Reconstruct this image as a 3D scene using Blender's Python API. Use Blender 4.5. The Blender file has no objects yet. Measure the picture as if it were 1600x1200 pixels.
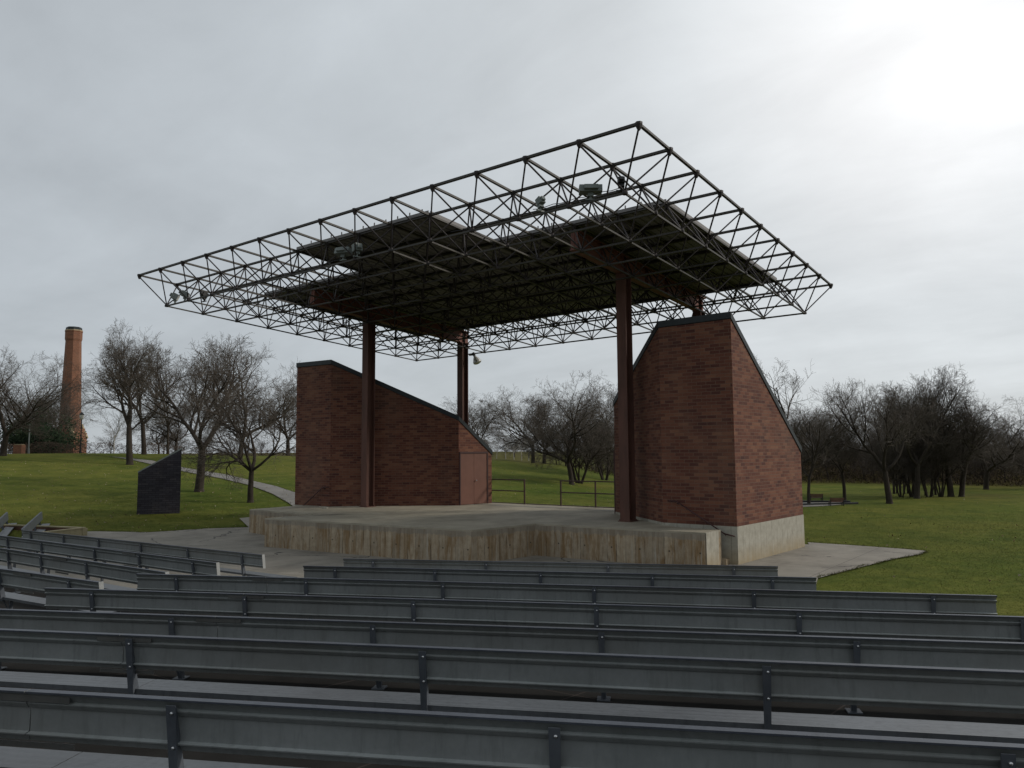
import bpy, math, random
import numpy as np
from mathutils import Vector, Matrix
R = math.radians
SC = bpy.context.scene
COL = SC.collection

# ------------------------------------------------------------------ camera, sky, sun, exposure
CAMZ = 3.28                                   # eye height above the stage plaza
F = 1203.49                                   # focal length in photo pixels (1600 wide)
cr = Vector((0.60173, -0.79867, -0.00665)); cu = Vector((-0.06547, -0.05762, 0.99619)); cf = Vector((0.79601, 0.59900, 0.08696))
cam = bpy.data.cameras.new('camera'); cam.sensor_width = 36; cam.lens = F/1600*36; cam.clip_start = 0.05; cam.clip_end = 6000
camo = bpy.data.objects.new('camera', cam); COL.objects.link(camo); SC.camera = camo
camo.matrix_world = Matrix(((cr.x, cu.x, -cf.x, 0), (cr.y, cu.y, -cf.y, 0), (cr.z, cu.z, -cf.z, CAMZ), (0, 0, 0, 1)))
SUN_AZ, SUN_EL = R(-50), R(31)                # measured from +X towards +Y
sd = Vector((math.cos(SUN_EL)*math.cos(SUN_AZ), math.cos(SUN_EL)*math.sin(SUN_AZ), math.sin(SUN_EL)))
sun = bpy.data.lights.new('sun', 'SUN'); sun.energy = 2.0; sun.angle = R(7); sun.color = (1, .93, .84)
suno = bpy.data.objects.new('sun', sun); COL.objects.link(suno); suno.rotation_euler = sd.to_track_quat('Z', 'Y').to_euler()
SC.view_settings.view_transform = 'Standard'; SC.view_settings.look = 'None'; SC.view_settings.gamma = 1
SC.view_settings.exposure = 0.0
SC.view_settings.use_curve_mapping = False

world = bpy.data.worlds.new('World'); SC.world = world; world.use_nodes = True
nt = world.node_tree; nt.nodes.clear()
def N(t, kind, **kw):
    n = t.nodes.new(kind)
    for k, v in kw.items():
        if hasattr(n, k): setattr(n, k, v)
    return n
def L(t, a, b): t.links.new(a, b)
def math_(t, op, a, b=None, c=None, clamp=False):
    n = t.nodes.new('ShaderNodeMath'); n.operation = op; n.use_clamp = clamp
    for i, v in enumerate((a, b, c)):
        if v is None: continue
        if isinstance(v, (int, float)): n.inputs[i].default_value = v
        else: t.links.new(v, n.inputs[i])
    return n.outputs[0]
def mixc(t, fac, a, b, mode='MIX'):
    n = t.nodes.new('ShaderNodeMix'); n.data_type = 'RGBA'; n.blend_type = mode
    for s, v in ((n.inputs[0], fac), (n.inputs[6], a), (n.inputs[7], b)):
        if isinstance(v, (int, float)): s.default_value = v
        elif isinstance(v, tuple): s.default_value = (*v, 1) if len(v) == 3 else v
        else: t.links.new(v, s)
    return n.outputs[2]
def ramp(t, fac, stops, interp='LINEAR'):
    n = t.nodes.new('ShaderNodeValToRGB'); cr_ = n.color_ramp; cr_.interpolation = interp
    while len(cr_.elements) < len(stops): cr_.elements.new(0.5)
    for e, (p, c) in zip(cr_.elements, stops):
        e.position = p; e.color = (*c, 1) if len(c) == 3 else c
    t.links.new(fac, n.inputs[0]); return n.outputs[0]
def noise(t, vec, scale, detail=4, rough=.55, dist=0.0, dim='3D'):
    n = t.nodes.new('ShaderNodeTexNoise'); n.noise_dimensions = dim
    n.inputs['Scale'].default_value = scale; n.inputs['Detail'].default_value = detail
    n.inputs['Roughness'].default_value = rough; n.inputs['Distortion'].default_value = dist
    if vec is not None: t.links.new(vec, n.inputs['Vector'])
    return n.outputs['Fac']
def mapping(t, vec, scale=(1, 1, 1), rot=(0, 0, 0), loc=(0, 0, 0)):
    n = t.nodes.new('ShaderNodeMapping'); n.inputs['Scale'].default_value = scale
    n.inputs['Rotation'].default_value = rot; n.inputs['Location'].default_value = loc
    t.links.new(vec, n.inputs['Vector']); return n.outputs[0]

sky = N(nt, 'ShaderNodeTexSky', sky_type='NISHITA', sun_disc=False)
sky.sun_elevation = SUN_EL; sky.sun_rotation = R(90) - SUN_AZ
skys = mixc(nt, 1.0, sky.outputs[0], (.1, .1, .1), 'MULTIPLY')
tc = N(nt, 'ShaderNodeTexCoord')
# thin overcast: brighter towards the veiled sun, soft streaks elsewhere
gd = (cf + cr*(700/F) + cu*(560/F)).normalized()
dot = N(nt, 'ShaderNodeVectorMath', operation='DOT_PRODUCT'); L(nt, tc.outputs['Generated'], dot.inputs[0]); dot.inputs[1].default_value = gd
sep = N(nt, 'ShaderNodeSeparateXYZ'); L(nt, tc.outputs['Generated'], sep.inputs[0])
zz = math_(nt, 'MAXIMUM', sep.outputs['Z'], 0.0)
den = math_(nt, 'ADD', zz, 0.22)
cx = math_(nt, 'DIVIDE', sep.outputs['X'], den); cy = math_(nt, 'DIVIDE', sep.outputs['Y'], den)
comb = N(nt, 'ShaderNodeCombineXYZ'); L(nt, cx, comb.inputs[0]); L(nt, cy, comb.inputs[1])
n1 = noise(nt, mapping(nt, comb.outputs[0], (.55, .9, 1), (0, 0, .5)), 1.5, 8, .52, .4)
n2 = noise(nt, mapping(nt, comb.outputs[0], (1.2, .6, 1), (0, 0, -.6), (4, 2, 0)), 3.2, 8, .6, .3)
glow = math_(nt, 'POWER', math_(nt, 'MAXIMUM', dot.outputs['Value'], 0.0), 32.0)
glow2 = math_(nt, 'POWER', math_(nt, 'MAXIMUM', dot.outputs['Value'], 0.0), 5.0)
base = math_(nt, 'MULTIPLY_ADD', glow2, 0.22, 0.50)
base = math_(nt, 'MULTIPLY_ADD', glow, 0.33, base)
cl = math_(nt, 'MULTIPLY_ADD', n1, 0.46, 0.79); cl2 = math_(nt, 'MULTIPLY_ADD', n2, 0.30, 0.86)
lum = math_(nt, 'MULTIPLY', math_(nt, 'MULTIPLY', base, cl), cl2)
tint = ramp(nt, glow2, [(0, (.925, 1.0, 1.065)), (.35, (.935, 1.0, 1.05)), (.8, (.96, 1.0, 1.025)), (1, (1, 1, 1))])
cloudc = N(nt, 'ShaderNodeVectorMath', operation='SCALE'); L(nt, tint, cloudc.inputs[0]); L(nt, lum, cloudc.inputs['Scale'])
final = mixc(nt, 0.94, skys, cloudc.outputs[0])
bg = N(nt, 'ShaderNodeBackground'); bg.inputs['Strength'].default_value = 1.0; L(nt, final, bg.inputs[0])
wo = N(nt, 'ShaderNodeOutputWorld'); L(nt, bg.outputs[0], wo.inputs[0])

# ------------------------------------------------------------------ helpers
def ray(px, py):
    return cf + cr*((px-800)/F) + cu*((600-py)/F)
def at(px, py, z):                            # point of the plane z (above plaza) seen at a pixel of the photo
    d = ray(px, py); t = (z-CAMZ)/d.z; return Vector((d.x*t, d.y*t, z))
def azp(px, r, z=0.0):                        # point at ground distance r in the direction of image column px
    d = ray(px, 705); h = math.hypot(d.x, d.y); return Vector((d.x/h*r, d.y/h*r, z))

class MB:
    def __init__(s): s.v = []; s.f = []; s.uv = []
    def face(s, pts, uv=None):
        n = len(s.v); s.v += [tuple(p) for p in pts]; s.f.append(tuple(range(n, n+len(pts))))
        s.uv.append(uv if uv else [(0, 0)]*len(pts))
    def wallface(s, pts, uo=0.0):             # UV: metres along the wall, height
        p = [Vector(q) for q in pts]; n = (p[1]-p[0]).cross(p[2]-p[0])
        if len(p) > 3 and n.length < 1e-9: n = (p[2]-p[0]).cross(p[3]-p[0])
        n.normalize(); t = Vector((-n.y, n.x, 0))
        if t.length < .01: t = Vector((1, 0, 0))
        t.normalize()
        s.face(p, [(q.dot(t)+uo, q.z) for q in p])
    def prism(s, poly, z0, z1, cap=True):     # poly: ccw list of (x, y); z1 number or function
        n = len(poly); zf = z1 if callable(z1) else (lambda x, y: z1); zb = z0 if callable(z0) else (lambda x, y: z0)
        for i in range(n):
            a = poly[i]; b = poly[(i+1) % n]
            s.wallface([(a[0], a[1], zb(*a)), (b[0], b[1], zb(*b)), (b[0], b[1], zf(*b)), (a[0], a[1], zf(*a))])
        if cap:
            s.face([(p[0], p[1], zf(*p)) for p in poly], [(p[0], p[1]) for p in poly])
            s.face([(p[0], p[1], zb(*p)) for p in reversed(poly)], [(p[0], p[1]) for p in reversed(poly)])
    def box(s, c, size, ax=None):             # c centre, size full, ax three axes
        ax = ax or (Vector((1, 0, 0)), Vector((0, 1, 0)), Vector((0, 0, 1))); c = Vector(c)
        h = [a*(d/2) for a, d in zip(ax, size)]
        P = lambda i, j, k: c + h[0]*i + h[1]*j + h[2]*k
        for q in ([(-1,-1,-1),(-1,1,-1),(1,1,-1),(1,-1,-1)], [(-1,-1,1),(1,-1,1),(1,1,1),(-1,1,1)],
                  [(-1,-1,-1),(1,-1,-1),(1,-1,1),(-1,-1,1)], [(1,-1,-1),(1,1,-1),(1,1,1),(1,-1,1)],
                  [(1,1,-1),(-1,1,-1),(-1,1,1),(1,1,1)], [(-1,1,-1),(-1,-1,-1),(-1,-1,1),(-1,1,1)]):
            s.wallface([P(*t) for t in q])
    def bar(s, a, b, w, h=None, up=(0, 0, 1)):
        a = Vector(a); b = Vector(b); d = (b-a); l = d.length; d.normalize(); up = Vector(up)
        x = d.cross(up)
        if x.length < 1e-4: x = d.cross(Vector((1, 0, 0)))
        x.normalize(); y = x.cross(d); s.box((a+b)/2, (l, w, h or w), (d, x, y))
    def tube(s, a, b, r0, r1=None, n=6, caps=True):
        r1 = r0 if r1 is None else r1
        a = Vector(a); b = Vector(b); d = (b-a).normalized(); x = d.orthogonal().normalized(); y = d.cross(x)
        k = len(s.v)
        for i in range(n):
            t = 2*math.pi*i/n; o = x*math.cos(t)+y*math.sin(t); s.v.append(tuple(a+o*r0)); s.v.append(tuple(b+o*r1))
        for i in range(n):
            j = (i+1) % n; s.f.append((k+2*i, k+2*j, k+2*j+1, k+2*i+1)); s.uv.append([(0, 0)]*4)
        if caps:
            s.f.append(tuple(k+2*i for i in reversed(range(n)))); s.uv.append([(0, 0)]*n)
            s.f.append(tuple(k+2*i+1 for i in range(n))); s.uv.append([(0, 0)]*n)
    def lathe(s, c, axis, prof, n=16):        # prof: list of (radius, distance along axis)
        c = Vector(c); d = Vector(axis).normalized(); x = d.orthogonal().normalized(); y = d.cross(x); k = len(s.v)
        for r, h in prof:
            for i in range(n):
                t = 2*math.pi*i/n; s.v.append(tuple(c+d*h+(x*math.cos(t)+y*math.sin(t))*r))
        for q in range(len(prof)-1):
            for i in range(n):
                j = (i+1) % n; s.f.append((k+q*n+i, k+q*n+j, k+(q+1)*n+j, k+(q+1)*n+i)); s.uv.append([(0, 0)]*4)
    def polyline(s, pts, r, n=6):
        for a, b in zip(pts, pts[1:]): s.tube(a, b, r, r, n)
    def build(s, name, mat, parent=None, smooth=False):
        me = bpy.data.meshes.new(name); me.from_pydata(s.v, [], s.f); 
        uvl = me.uv_layers.new(name='UVMap')
        flat = [c for u in s.uv for p in u for c in p]
        uvl.data.foreach_set('uv', flat)
        me.materials.append(mat)
        if smooth: me.polygons.foreach_set('use_smooth', [True]*len(me.polygons))
        me.update()
        o = bpy.data.objects.new(name, me); COL.objects.link(o)
        if parent is not None: adopt(o, parent)
        return o
def adopt(o, parent):
    o.parent = parent
    if parent.type == 'EMPTY': o.location = -Vector(parent.location) if parent.rotation_euler.z == 0 else o.location
def tag(o, label=None, cat=None, group=None, kind=None):
    if label: o['label'] = label
    if cat: o['category'] = cat
    if group: o['group'] = group
    if kind: o['kind'] = kind
    return o
def thing(name, loc, label, cat, group=None):
    e = bpy.data.objects.new(name, None); COL.objects.link(e); e.location = loc; e.empty_display_size = .2
    return tag(e, label, cat, group)

# ------------------------------------------------------------------ materials
def new_mat(name):
    m = bpy.data.materials.new(name); m.use_nodes = True; t = m.node_tree
    return m, t, t.nodes['Principled BSDF']
def bump(t, bs, h, strength=.3, dist=.02):
    b = t.nodes.new('ShaderNodeBump'); b.inputs['Strength'].default_value = strength; b.inputs['Distance'].default_value = dist
    L(t, h, b.inputs['Height']); L(t, b.outputs[0], bs.inputs['Normal'])
def simple(name, c1, c2, rough=.7, metal=0.0, scale=6, bstr=.15, bdist=.01, spec=.4, stretch=(1, 1, 1)):
    m, t, bs = new_mat(name); tcn = N(t, 'ShaderNodeTexCoord')
    v = mapping(t, tcn.outputs['Object'], stretch)
    n = noise(t, v, scale, 6, .6); nb = noise(t, v, scale*.17, 3, .5)
    f = math_(t, 'ADD', math_(t, 'MULTIPLY', n, .6), math_(t, 'MULTIPLY', nb, .5))
    L(t, ramp(t, f, [(.35, c1), (.72, c2)]), bs.inputs['Base Color'])
    bs.inputs['Roughness'].default_value = rough; bs.inputs['Metallic'].default_value = metal
    bs.inputs['Specular IOR Level'].default_value = spec
    if bstr: bump(t, bs, noise(t, v, scale*4, 4, .6), bstr, bdist)
    return m
def brick_mat(name, cols, mortar, bw=.30, bh=.10, ms=.011):
    m, t, bs = new_mat(name); uvn = N(t, 'ShaderNodeUVMap'); uvn.uv_map = 'UVMap'
    br = N(t, 'ShaderNodeTexBrick'); br.offset = .5; br.squash = 1
    br.inputs['Scale'].default_value = 1; br.inputs['Brick Width'].default_value = bw; br.inputs['Row Height'].default_value = bh
    br.inputs['Mortar Size'].default_value = ms; br.inputs['Mortar Smooth'].default_value = .3; br.inputs['Bias'].default_value = 0
    br.inputs['Color1'].default_value = (0, 0, 0, 1); br.inputs['Color2'].default_value = (1, 1, 1, 1); br.inputs['Mortar'].default_value = (.5, .5, .5, 1)
    L(t, uvn.outputs[0], br.inputs['Vector'])
    patch = noise(t, mapping(t, uvn.outputs[0], (.55, 1.6, 1)), 1.1, 5, .65)
    streak = noise(t, mapping(t, uvn.outputs[0], (1.3, 9.0, 1)), 1.0, 2, .5)
    f = math_(t, 'ADD', math_(t, 'MULTIPLY', br.outputs['Color'], .36), math_(t, 'MULTIPLY', patch, .55))
    f = math_(t, 'ADD', f, math_(t, 'MULTIPLY', streak, .14))
    k = len(cols); c = ramp(t, f, [(.20 + .62*i/(k-1), cols[i]) for i in range(k)])
    fine = noise(t, uvn.outputs[0], 60, 3, .6)
    c = mixc(t, math_(t, 'MULTIPLY', fine, .35), c, (.03, .02, .02), 'MIX')
    wash = noise(t, mapping(t, uvn.outputs[0], (.5, .18, 1), (0, 0, 0), (7, 3, 0)), 1.3, 5, .6)
    c = mixc(t, ramp(t, wash, [(.52, (0, 0, 0)), (.8, (.28, .28, .28))]), c, (.20, .15, .11))
    c = mixc(t, br.outputs['Fac'], c, mortar)
    L(t, c, bs.inputs['Base Color']); bs.inputs['Roughness'].default_value = .85; bs.inputs['Specular IOR Level'].default_value = .25
    h = math_(t, 'ADD', math_(t, 'MULTIPLY', br.outputs['Fac'], -1.0), math_(t, 'MULTIPLY', fine, .3))
    bump(t, bs, h, .5, .008); return m
BRICK = brick_mat('red_brick', [(.044, .020, .020), (.108, .037, .025), (.172, .066, .040), (.240, .114, .066)], (.145, .088, .062), .30, .10, .009)
BRICK_CH = brick_mat('orange_brick', [(.11, .042, .026), (.21, .076, .038), (.29, .112, .056), (.33, .14, .075)], (.22, .15, .11), .22, .075, .012)
BRICK_BK = brick_mat('blue_black_brick', [(.018, .018, .023), (.030, .029, .037), (.044, .043, .052), (.07, .062, .066)], (.014, .012, .016), .30, .10, .008)

def concrete_wall():
    m, t, bs = new_mat('board_formed_concrete'); uvn = N(t, 'ShaderNodeUVMap'); uvn.uv_map = 'UVMap'; uv = uvn.outputs[0]
    tcn = N(t, 'ShaderNodeTexCoord')
    sp = N(t, 'ShaderNodeSeparateXYZ'); L(t, uv, sp.inputs[0])
    n = noise(t, uv, 5, 8, .65); c = ramp(t, n, [(.3, (.30, .24, .165)), (.7, (.46, .385, .28))])
    # board width tone changes
    wn = N(t, 'ShaderNodeTexWhiteNoise', noise_dimensions='1D')
    L(t, math_(t, 'FLOOR', math_(t, 'MULTIPLY', sp.outputs[0], 1/.30)), wn.inputs['W'])
    c = mixc(t, math_(t, 'MULTIPLY', wn.outputs['Value'], .45), c, (.17, .14, .105))
    # ochre run-off stains and dark streaks
    st = noise(t, mapping(t, uv, (3.0, .45, 1)), 1.6, 6, .7, .6)
    c = mixc(t, ramp(t, st, [(.45, (0, 0, 0)), (.61, (.82, .82, .82))]), c, (.195, .118, .050))
    dk = noise(t, mapping(t, uv, (7.0, .25, 1), (0, 0, 0), (3, 1, 0)), 1.7, 5, .65)
    c = mixc(t, ramp(t, dk, [(.56, (0, 0, 0)), (.72, (.75, .75, .75))]), c, (.075, .062, .045))
    pale = noise(t, mapping(t, uv, (5.0, .3, 1), (0, 0, 0), (9, 1, 0)), 1.5, 3, .5)
    c = mixc(t, ramp(t, pale, [(.62, (0, 0, 0)), (.72, (.6, .6, .6))]), c, (.40, .38, .33))
    # board joints
    fr = math_(t, 'FRACT', math_(t, 'MULTIPLY', sp.outputs[0], 1/.30))
    wob = math_(t, 'MULTIPLY_ADD', noise(t, mapping(t, uv, (1, 4, 1)), 3, 2, .5), .05, 0.0)
    jl = math_(t, 'LESS_THAN', math_(t, 'ADD', fr, wob), .075)
    jn = ramp(t, noise(t, mapping(t, uv, (2.6, .8, 1), (0, 0, 0), (1, 5, 0)), 1.5, 3, .6), [(.42, (0, 0, 0)), (.6, (1, 1, 1))])
    c = mixc(t, math_(t, 'MULTIPLY', jl, jn), c, (.055, .040, .028))
    tx = math_(t, 'SUBTRACT', math_(t, 'FRACT', math_(t, 'MULTIPLY', sp.outputs[0], 1/.9)), .5); ty = math_(t, 'SUBTRACT', sp.outputs[1], .45)
    dd_ = math_(t, 'ADD', math_(t, 'POWER', math_(t, 'MULTIPLY', tx, .9), 2.0), math_(t, 'POWER', ty, 2.0))
    c = mixc(t, math_(t, 'MULTIPLY', math_(t, 'LESS_THAN', dd_, .0007), .8), c, (.05, .042, .032))
    top = ramp(t, math_(t, 'ADD', sp.outputs[1], math_(t, 'MULTIPLY', st, .35)), [(.98, (0, 0, 0)), (1.0, (.55, .55, .55))])
    c = mixc(t, top, c, (.20, .19, .165))
    L(t, c, bs.inputs['Base Color']); bs.inputs['Roughness'].default_value = .9; bs.inputs['Specular IOR Level'].default_value = .2
    h = math_(t, 'SUBTRACT', noise(t, uv, 25, 5, .6), jl); bump(t, bs, h, .4, .01); return m
CONC_W = concrete_wall()
def concrete_clean():
    m, t, bs = new_mat('pale_concrete'); uvn = N(t, 'ShaderNodeUVMap'); uvn.uv_map = 'UVMap'; uv = uvn.outputs[0]
    sp = N(t, 'ShaderNodeSeparateXYZ'); L(t, uv, sp.inputs[0])
    n = noise(t, uv, 4, 8, .65); c = ramp(t, n, [(.3, (.27, .255, .21)), (.7, (.40, .38, .32))])
    fr = math_(t, 'FRACT', math_(t, 'MULTIPLY', sp.outputs[0], 1/.42)); jl = math_(t, 'LESS_THAN', fr, .05)
    c = mixc(t, math_(t, 'MULTIPLY', jl, .45), c, (.10, .09, .07))
    st = noise(t, mapping(t, uv, (4.0, .6, 1)), 1.5, 6, .7)
    low = math_(t, 'MULTIPLY', ramp(t, sp.outputs[1], [(0, (1, 1, 1)), (.55, (0, 0, 0))]), st)
    c = mixc(t, math_(t, 'MULTIPLY', low, 1.3, None, True), c, (.27, .20, .10))
    L(t, c, bs.inputs['Base Color']); bs.inputs['Roughness'].default_value = .9; bs.inputs['Specular IOR Level'].default_value = .2
    bump(t, bs, math_(t, 'SUBTRACT', noise(t, uv, 25, 5, .6), jl), .3, .01); return m
CONC_P = concrete_clean()
def slab_mat(name, c1, c2, joint=0.0, crack=0.0, rough=.8, spec=.3):
    m, t, bs = new_mat(name); tcn = N(t, 'ShaderNodeTexCoord'); o = tcn.outputs['Object']
    n = noise(t, o, 1.3, 8, .6); g = noise(t, o, 40, 3, .6)
    c = ramp(t, math_(t, 'ADD', math_(t, 'MULTIPLY', n, .75), math_(t, 'MULTIPLY', g, .25)), [(.33, c1), (.68, c2)])
    st = noise(t, mapping(t, o, (.35, .5, 1), (0, 0, .4), (2, 7, 0)), 1.2, 5, .65)
    c = mixc(t, ramp(t, st, [(.48, (0, 0, 0)), (.66, (.55, .55, .55))]), c, tuple(x*.62 for x in c1))
    hh = g
    if crack:
        vo = N(t, 'ShaderNodeTexVoronoi', feature='DISTANCE_TO_EDGE'); vo.inputs['Scale'].default_value = crack
        wv = N(t, 'ShaderNodeVectorMath', operation='ADD'); L(t, o, wv.inputs[0])
        nn = t.nodes.new('ShaderNodeTexNoise'); nn.inputs['Scale'].default_value = 1.3; nn.inputs['Detail'].default_value = 6; L(t, o, nn.inputs['Vector'])
        L(t, nn.outputs['Color'], wv.inputs[1]); L(t, wv.outputs[0], vo.inputs['Vector'])
        msk = noise(t, o, .35, 2, .5)
        ck = math_(t, 'MULTIPLY', math_(t, 'LESS_THAN', vo.outputs['Distance'], .008*crack*3), math_(t, 'GREATER_THAN', msk, .5))
        c = mixc(t, ck, c, (.05, .045, .04))
    if joint:
        sp = N(t, 'ShaderNodeSeparateXYZ'); L(t, mapping(t, o, (1, 1, 1), (0, 0, .02)), sp.inputs[0])
        j = None
        for ch in (0, 1):
            fr = math_(t, 'FRACT', math_(t, 'MULTIPLY', sp.outputs[ch], 1/joint)); q = math_(t, 'LESS_THAN', fr, .018/joint)
            j = q if j is None else math_(t, 'MAXIMUM', j, q)
        c = mixc(t, math_(t, 'MULTIPLY', j, .8), c, (.06, .05, .045))
    L(t, c, bs.inputs['Base Color']); bs.inputs['Roughness'].default_value = rough; bs.inputs['Specular IOR Level'].default_value = spec
    bump(t, bs, hh, .2, .01); return m
STAGE_TOP = slab_mat('stage_slab', (.25, .225, .17), (.37, .335, .26))
PLAZA = slab_mat('plaza_concrete', (.195, .178, .148), (.275, .252, .212), 3.2, .28)
PATHM = slab_mat('path_concrete', (.17, .16, .145), (.235, .225, .205), 1.6)
GRAVEL = slab_mat('shade_dark_paving', (.016, .015, .014), (.028, .027, .025), 2.4, 0, 1.0, .05)  # near-black colour holds the shade between and under the bench rows

def grass_mat():
    m, t, bs = new_mat('lawn_grass'); tcn = N(t, 'ShaderNodeTexCoord'); o = tcn.outputs['Object']
    big = noise(t, o, .09, 5, .6); mid = noise(t, mapping(t, o, (1, 1, 1)), .9, 6, .65); fine = noise(t, o, 14, 4, .7)
    md2 = noise(t, mapping(t, o, (1, 1, 1), (0, 0, .6), (5, 3, 0)), 3.4, 5, .7)
    f = math_(t, 'ADD', math_(t, 'MULTIPLY', mid, .42), math_(t, 'ADD', math_(t, 'MULTIPLY', fine, .25), math_(t, 'MULTIPLY', md2, .35)))
    c = ramp(t, f, [(.38, (.058, .082, .018)), (.51, (.092, .117, .026)), (.64, (.140, .154, .042))])
    c2 = ramp(t, f, [(.38, (.105, .108, .028)), (.51, (.150, .145, .040)), (.64, (.20, .180, .062))])
    c = mixc(t, ramp(t, big, [(.38, (0, 0, 0)), (.62, (.85, .85, .85))]), c, c2)
    pt = noise(t, mapping(t, o, (1, 1, 1), (0, 0, 1.1), (11, 4, 0)), .42, 5, .7, .5)
    c = mixc(t, ramp(t, pt, [(.36, (.42, .42, .42)), (.56, (0, 0, 0))]), c, (.030, .058, .014))
    sp_ = noise(t, mapping(t, o, (1, 1, 1), (0, 0, .3), (1, 9, 0)), 1.7, 7, .75)
    c = mixc(t, ramp(t, sp_, [(.54, (0, 0, 0)), (.68, (.55, .55, .55))]), c, (.17, .165, .055))
    # dry ground towards the woods and by the seating: vertex attribute
    at_ = N(t, 'ShaderNodeAttribute'); at_.attribute_name = 'dry'
    dryf = math_(t, 'MULTIPLY', at_.outputs['Fac'], ramp(t, mid, [(.25, (.55, .55, .55)), (.6, (1, 1, 1))]))
    c = mixc(t, dryf, c, ramp(t, f, [(.3, (.045, .032, .016)), (.7, (.12, .085, .042))]))
    c = mixc(t, 1.0, c, (.82, .85, .60), 'MULTIPLY')
    L(t, c, bs.inputs['Base Color']); bs.inputs['Roughness'].default_value = 1; bs.inputs['Specular IOR Level'].default_value = .05
    bump(t, bs, math_(t, 'ADD', fine, math_(t, 'MULTIPLY', mid, .5)), .35, .03); return m
GRASS = grass_mat()
def blade_mat(name, cols, rough=.8, up=False):
    m, t, bs = new_mat(name); g = N(t, 'ShaderNodeNewGeometry')
    try: rnd = g.outputs['Random Per Island']
    except Exception: rnd = noise(t, None, 5)
    k = len(cols); L(t, ramp(t, rnd, [(i/(k-1), c) for i, c in enumerate(cols)]), bs.inputs['Base Color'])
    bs.inputs['Roughness'].default_value = rough; bs.inputs['Specular IOR Level'].default_value = .1
    if up:
        cb_ = N(t, 'ShaderNodeCombineXYZ'); cb_.inputs[2].default_value = 1.0; L(t, cb_.outputs[0], bs.inputs['Normal'])
    return m
BLADE = blade_mat('grass_blade', [(.060, .078, .012), (.082, .097, .016), (.108, .114, .022), (.15, .128, .034)], up=True)
LITTER = blade_mat('dead_leaf', [(.20, .15, .08), (.32, .26, .17), (.14, .09, .045), (.42, .37, .27)])
STEEL = simple('weathered_steel', (.014, .011, .011), (.030, .021, .019), .62, .0, 7, .1)
CHORD = simple('brown_painted_chord', (.020, .017, .014), (.044, .038, .028), .5, .0, 7, .05)
COLM = simple('rust_brown_column', (.062, .030, .022), (.135, .060, .043), .65, 0, 3.5, .25, .01, .35, (1, 1, .25))
GIRD = simple('rust_brown_girder', (.11, .042, .030), (.19, .075, .055), .65, 0, 3, .2)
DECK = simple('olive_roof_deck', (.135, .128, .126), (.195, .184, .178), .6, .0, 2.5, .1)
FASC = simple('dark_metal_coping', (.012, .016, .018), (.024, .030, .032), .45, .3, 5, .05)
DOORM = simple('brown_painted_door', (.125, .052, .034), (.165, .070, .046), .55, 0, 3, .1)
RAILM = simple('dark_red_rail', (.035, .014, .013), (.06, .022, .019), .5, 0, 9, .05)
GREYM = simple('grey_light_housing', (.12, .14, .13), (.20, .22, .21), .5, .2, 5, .05)
LAMPW = simple('silver_reflector', (.58, .57, .54), (.75, .74, .70), .35, .3, 5, .03)
BLACKM = simple('black_painted_steel', (.012, .012, .013), (.022, .022, .022), .5, .2, 9, .05)
ZINC = simple('zinc_bolt', (.45, .45, .45), (.65, .65, .65), .3, .9, 9, 0)
WOODB = simple('red_brown_timber', (.07, .028, .018), (.12, .05, .03), .7, 0, 5, .2)
TIMBER = simple('rusty_brown_planter_wall', (.075, .036, .024), (.14, .07, .045), .85, 0, 6, .3)
CAPM = simple('weathered_tan_cap', (.26, .22, .13), (.38, .33, .20), .85, 0, 6, .2)
def alu_mat(name, c1, c2, rough, metal):
    m, t, bs = new_mat(name); tcn = N(t, 'ShaderNodeTexCoord'); o = tcn.outputs['Object']
    n = noise(t, o, 1.6, 6, .65); f = noise(t, o, 22, 4, .6)
    c = ramp(t, math_(t, 'ADD', math_(t, 'MULTIPLY', n, .7), math_(t, 'MULTIPLY', f, .3)), [(.33, c1), (.68, c2)])
    st = noise(t, mapping(t, o, (6, 6, .8)), 2.2, 5, .65)
    c = mixc(t, ramp(t, st, [(.52, (0, 0, 0)), (.72, (.45, .45, .45))]), c, tuple(x*.5 for x in c1))
    pa = noise(t, o, .55, 4, .6)
    c = mixc(t, ramp(t, pa, [(.46, (0, 0, 0)), (.64, (.4, .4, .4))]), c, (c1[0]*.8, c1[1]*.72, c1[2]*.66))
    L(t, c, bs.inputs['Base Color']); bs.inputs['Metallic'].default_value = metal
    L(t, math_(t, 'MULTIPLY_ADD', n, .25, rough-.12), bs.inputs['Roughness']); bump(t, bs, f, .06, .004); return m
ALU = alu_mat('dull_aluminium_back', (.146, .157, .154), (.208, .219, .215), .6, .1)
SEAT = alu_mat('dull_aluminium_seat', (.105, .113, .122), (.155, .165, .176), .42, .5)
STRAP = alu_mat('blue_grey_bracket', (.075, .085, .100), (.115, .126, .142), .5, .3)
LIP = alu_mat('blue_grey_plank_lip', (.060, .068, .085), (.095, .105, .125), .5, .3)
EDGE = alu_mat('painted_lit_edge', (.30, .32, .31), (.42, .44, .43), .5, .2)  # pale tone paints the lit lines along the plank ledges
SPLICE = alu_mat('splice_plate', (.085, .085, .08), (.12, .12, .112), .5, .3)
ENDCAP = alu_mat('bare_aluminium_end', (.33, .34, .33), (.45, .46, .45), .45, .5)
BARK = simple('grey_brown_bark', (.024, .019, .015), (.060, .049, .039), .9, 0, 9, .7, .02, .15, (1, 1, .3))
BARKP = simple('pale_birch_bark', (.28, .26, .23), (.45, .43, .39), .85, 0, 6, .3, .01, .2)
TWIG = simple('brown_grey_twigs', (.058, .047, .038), (.115, .095, .076), .9, 0, 2, 0)
TWIGD = simple('dark_woodland_twigs', (.040, .032, .028), (.080, .064, .054), .95, 0, 2, 0)
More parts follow.
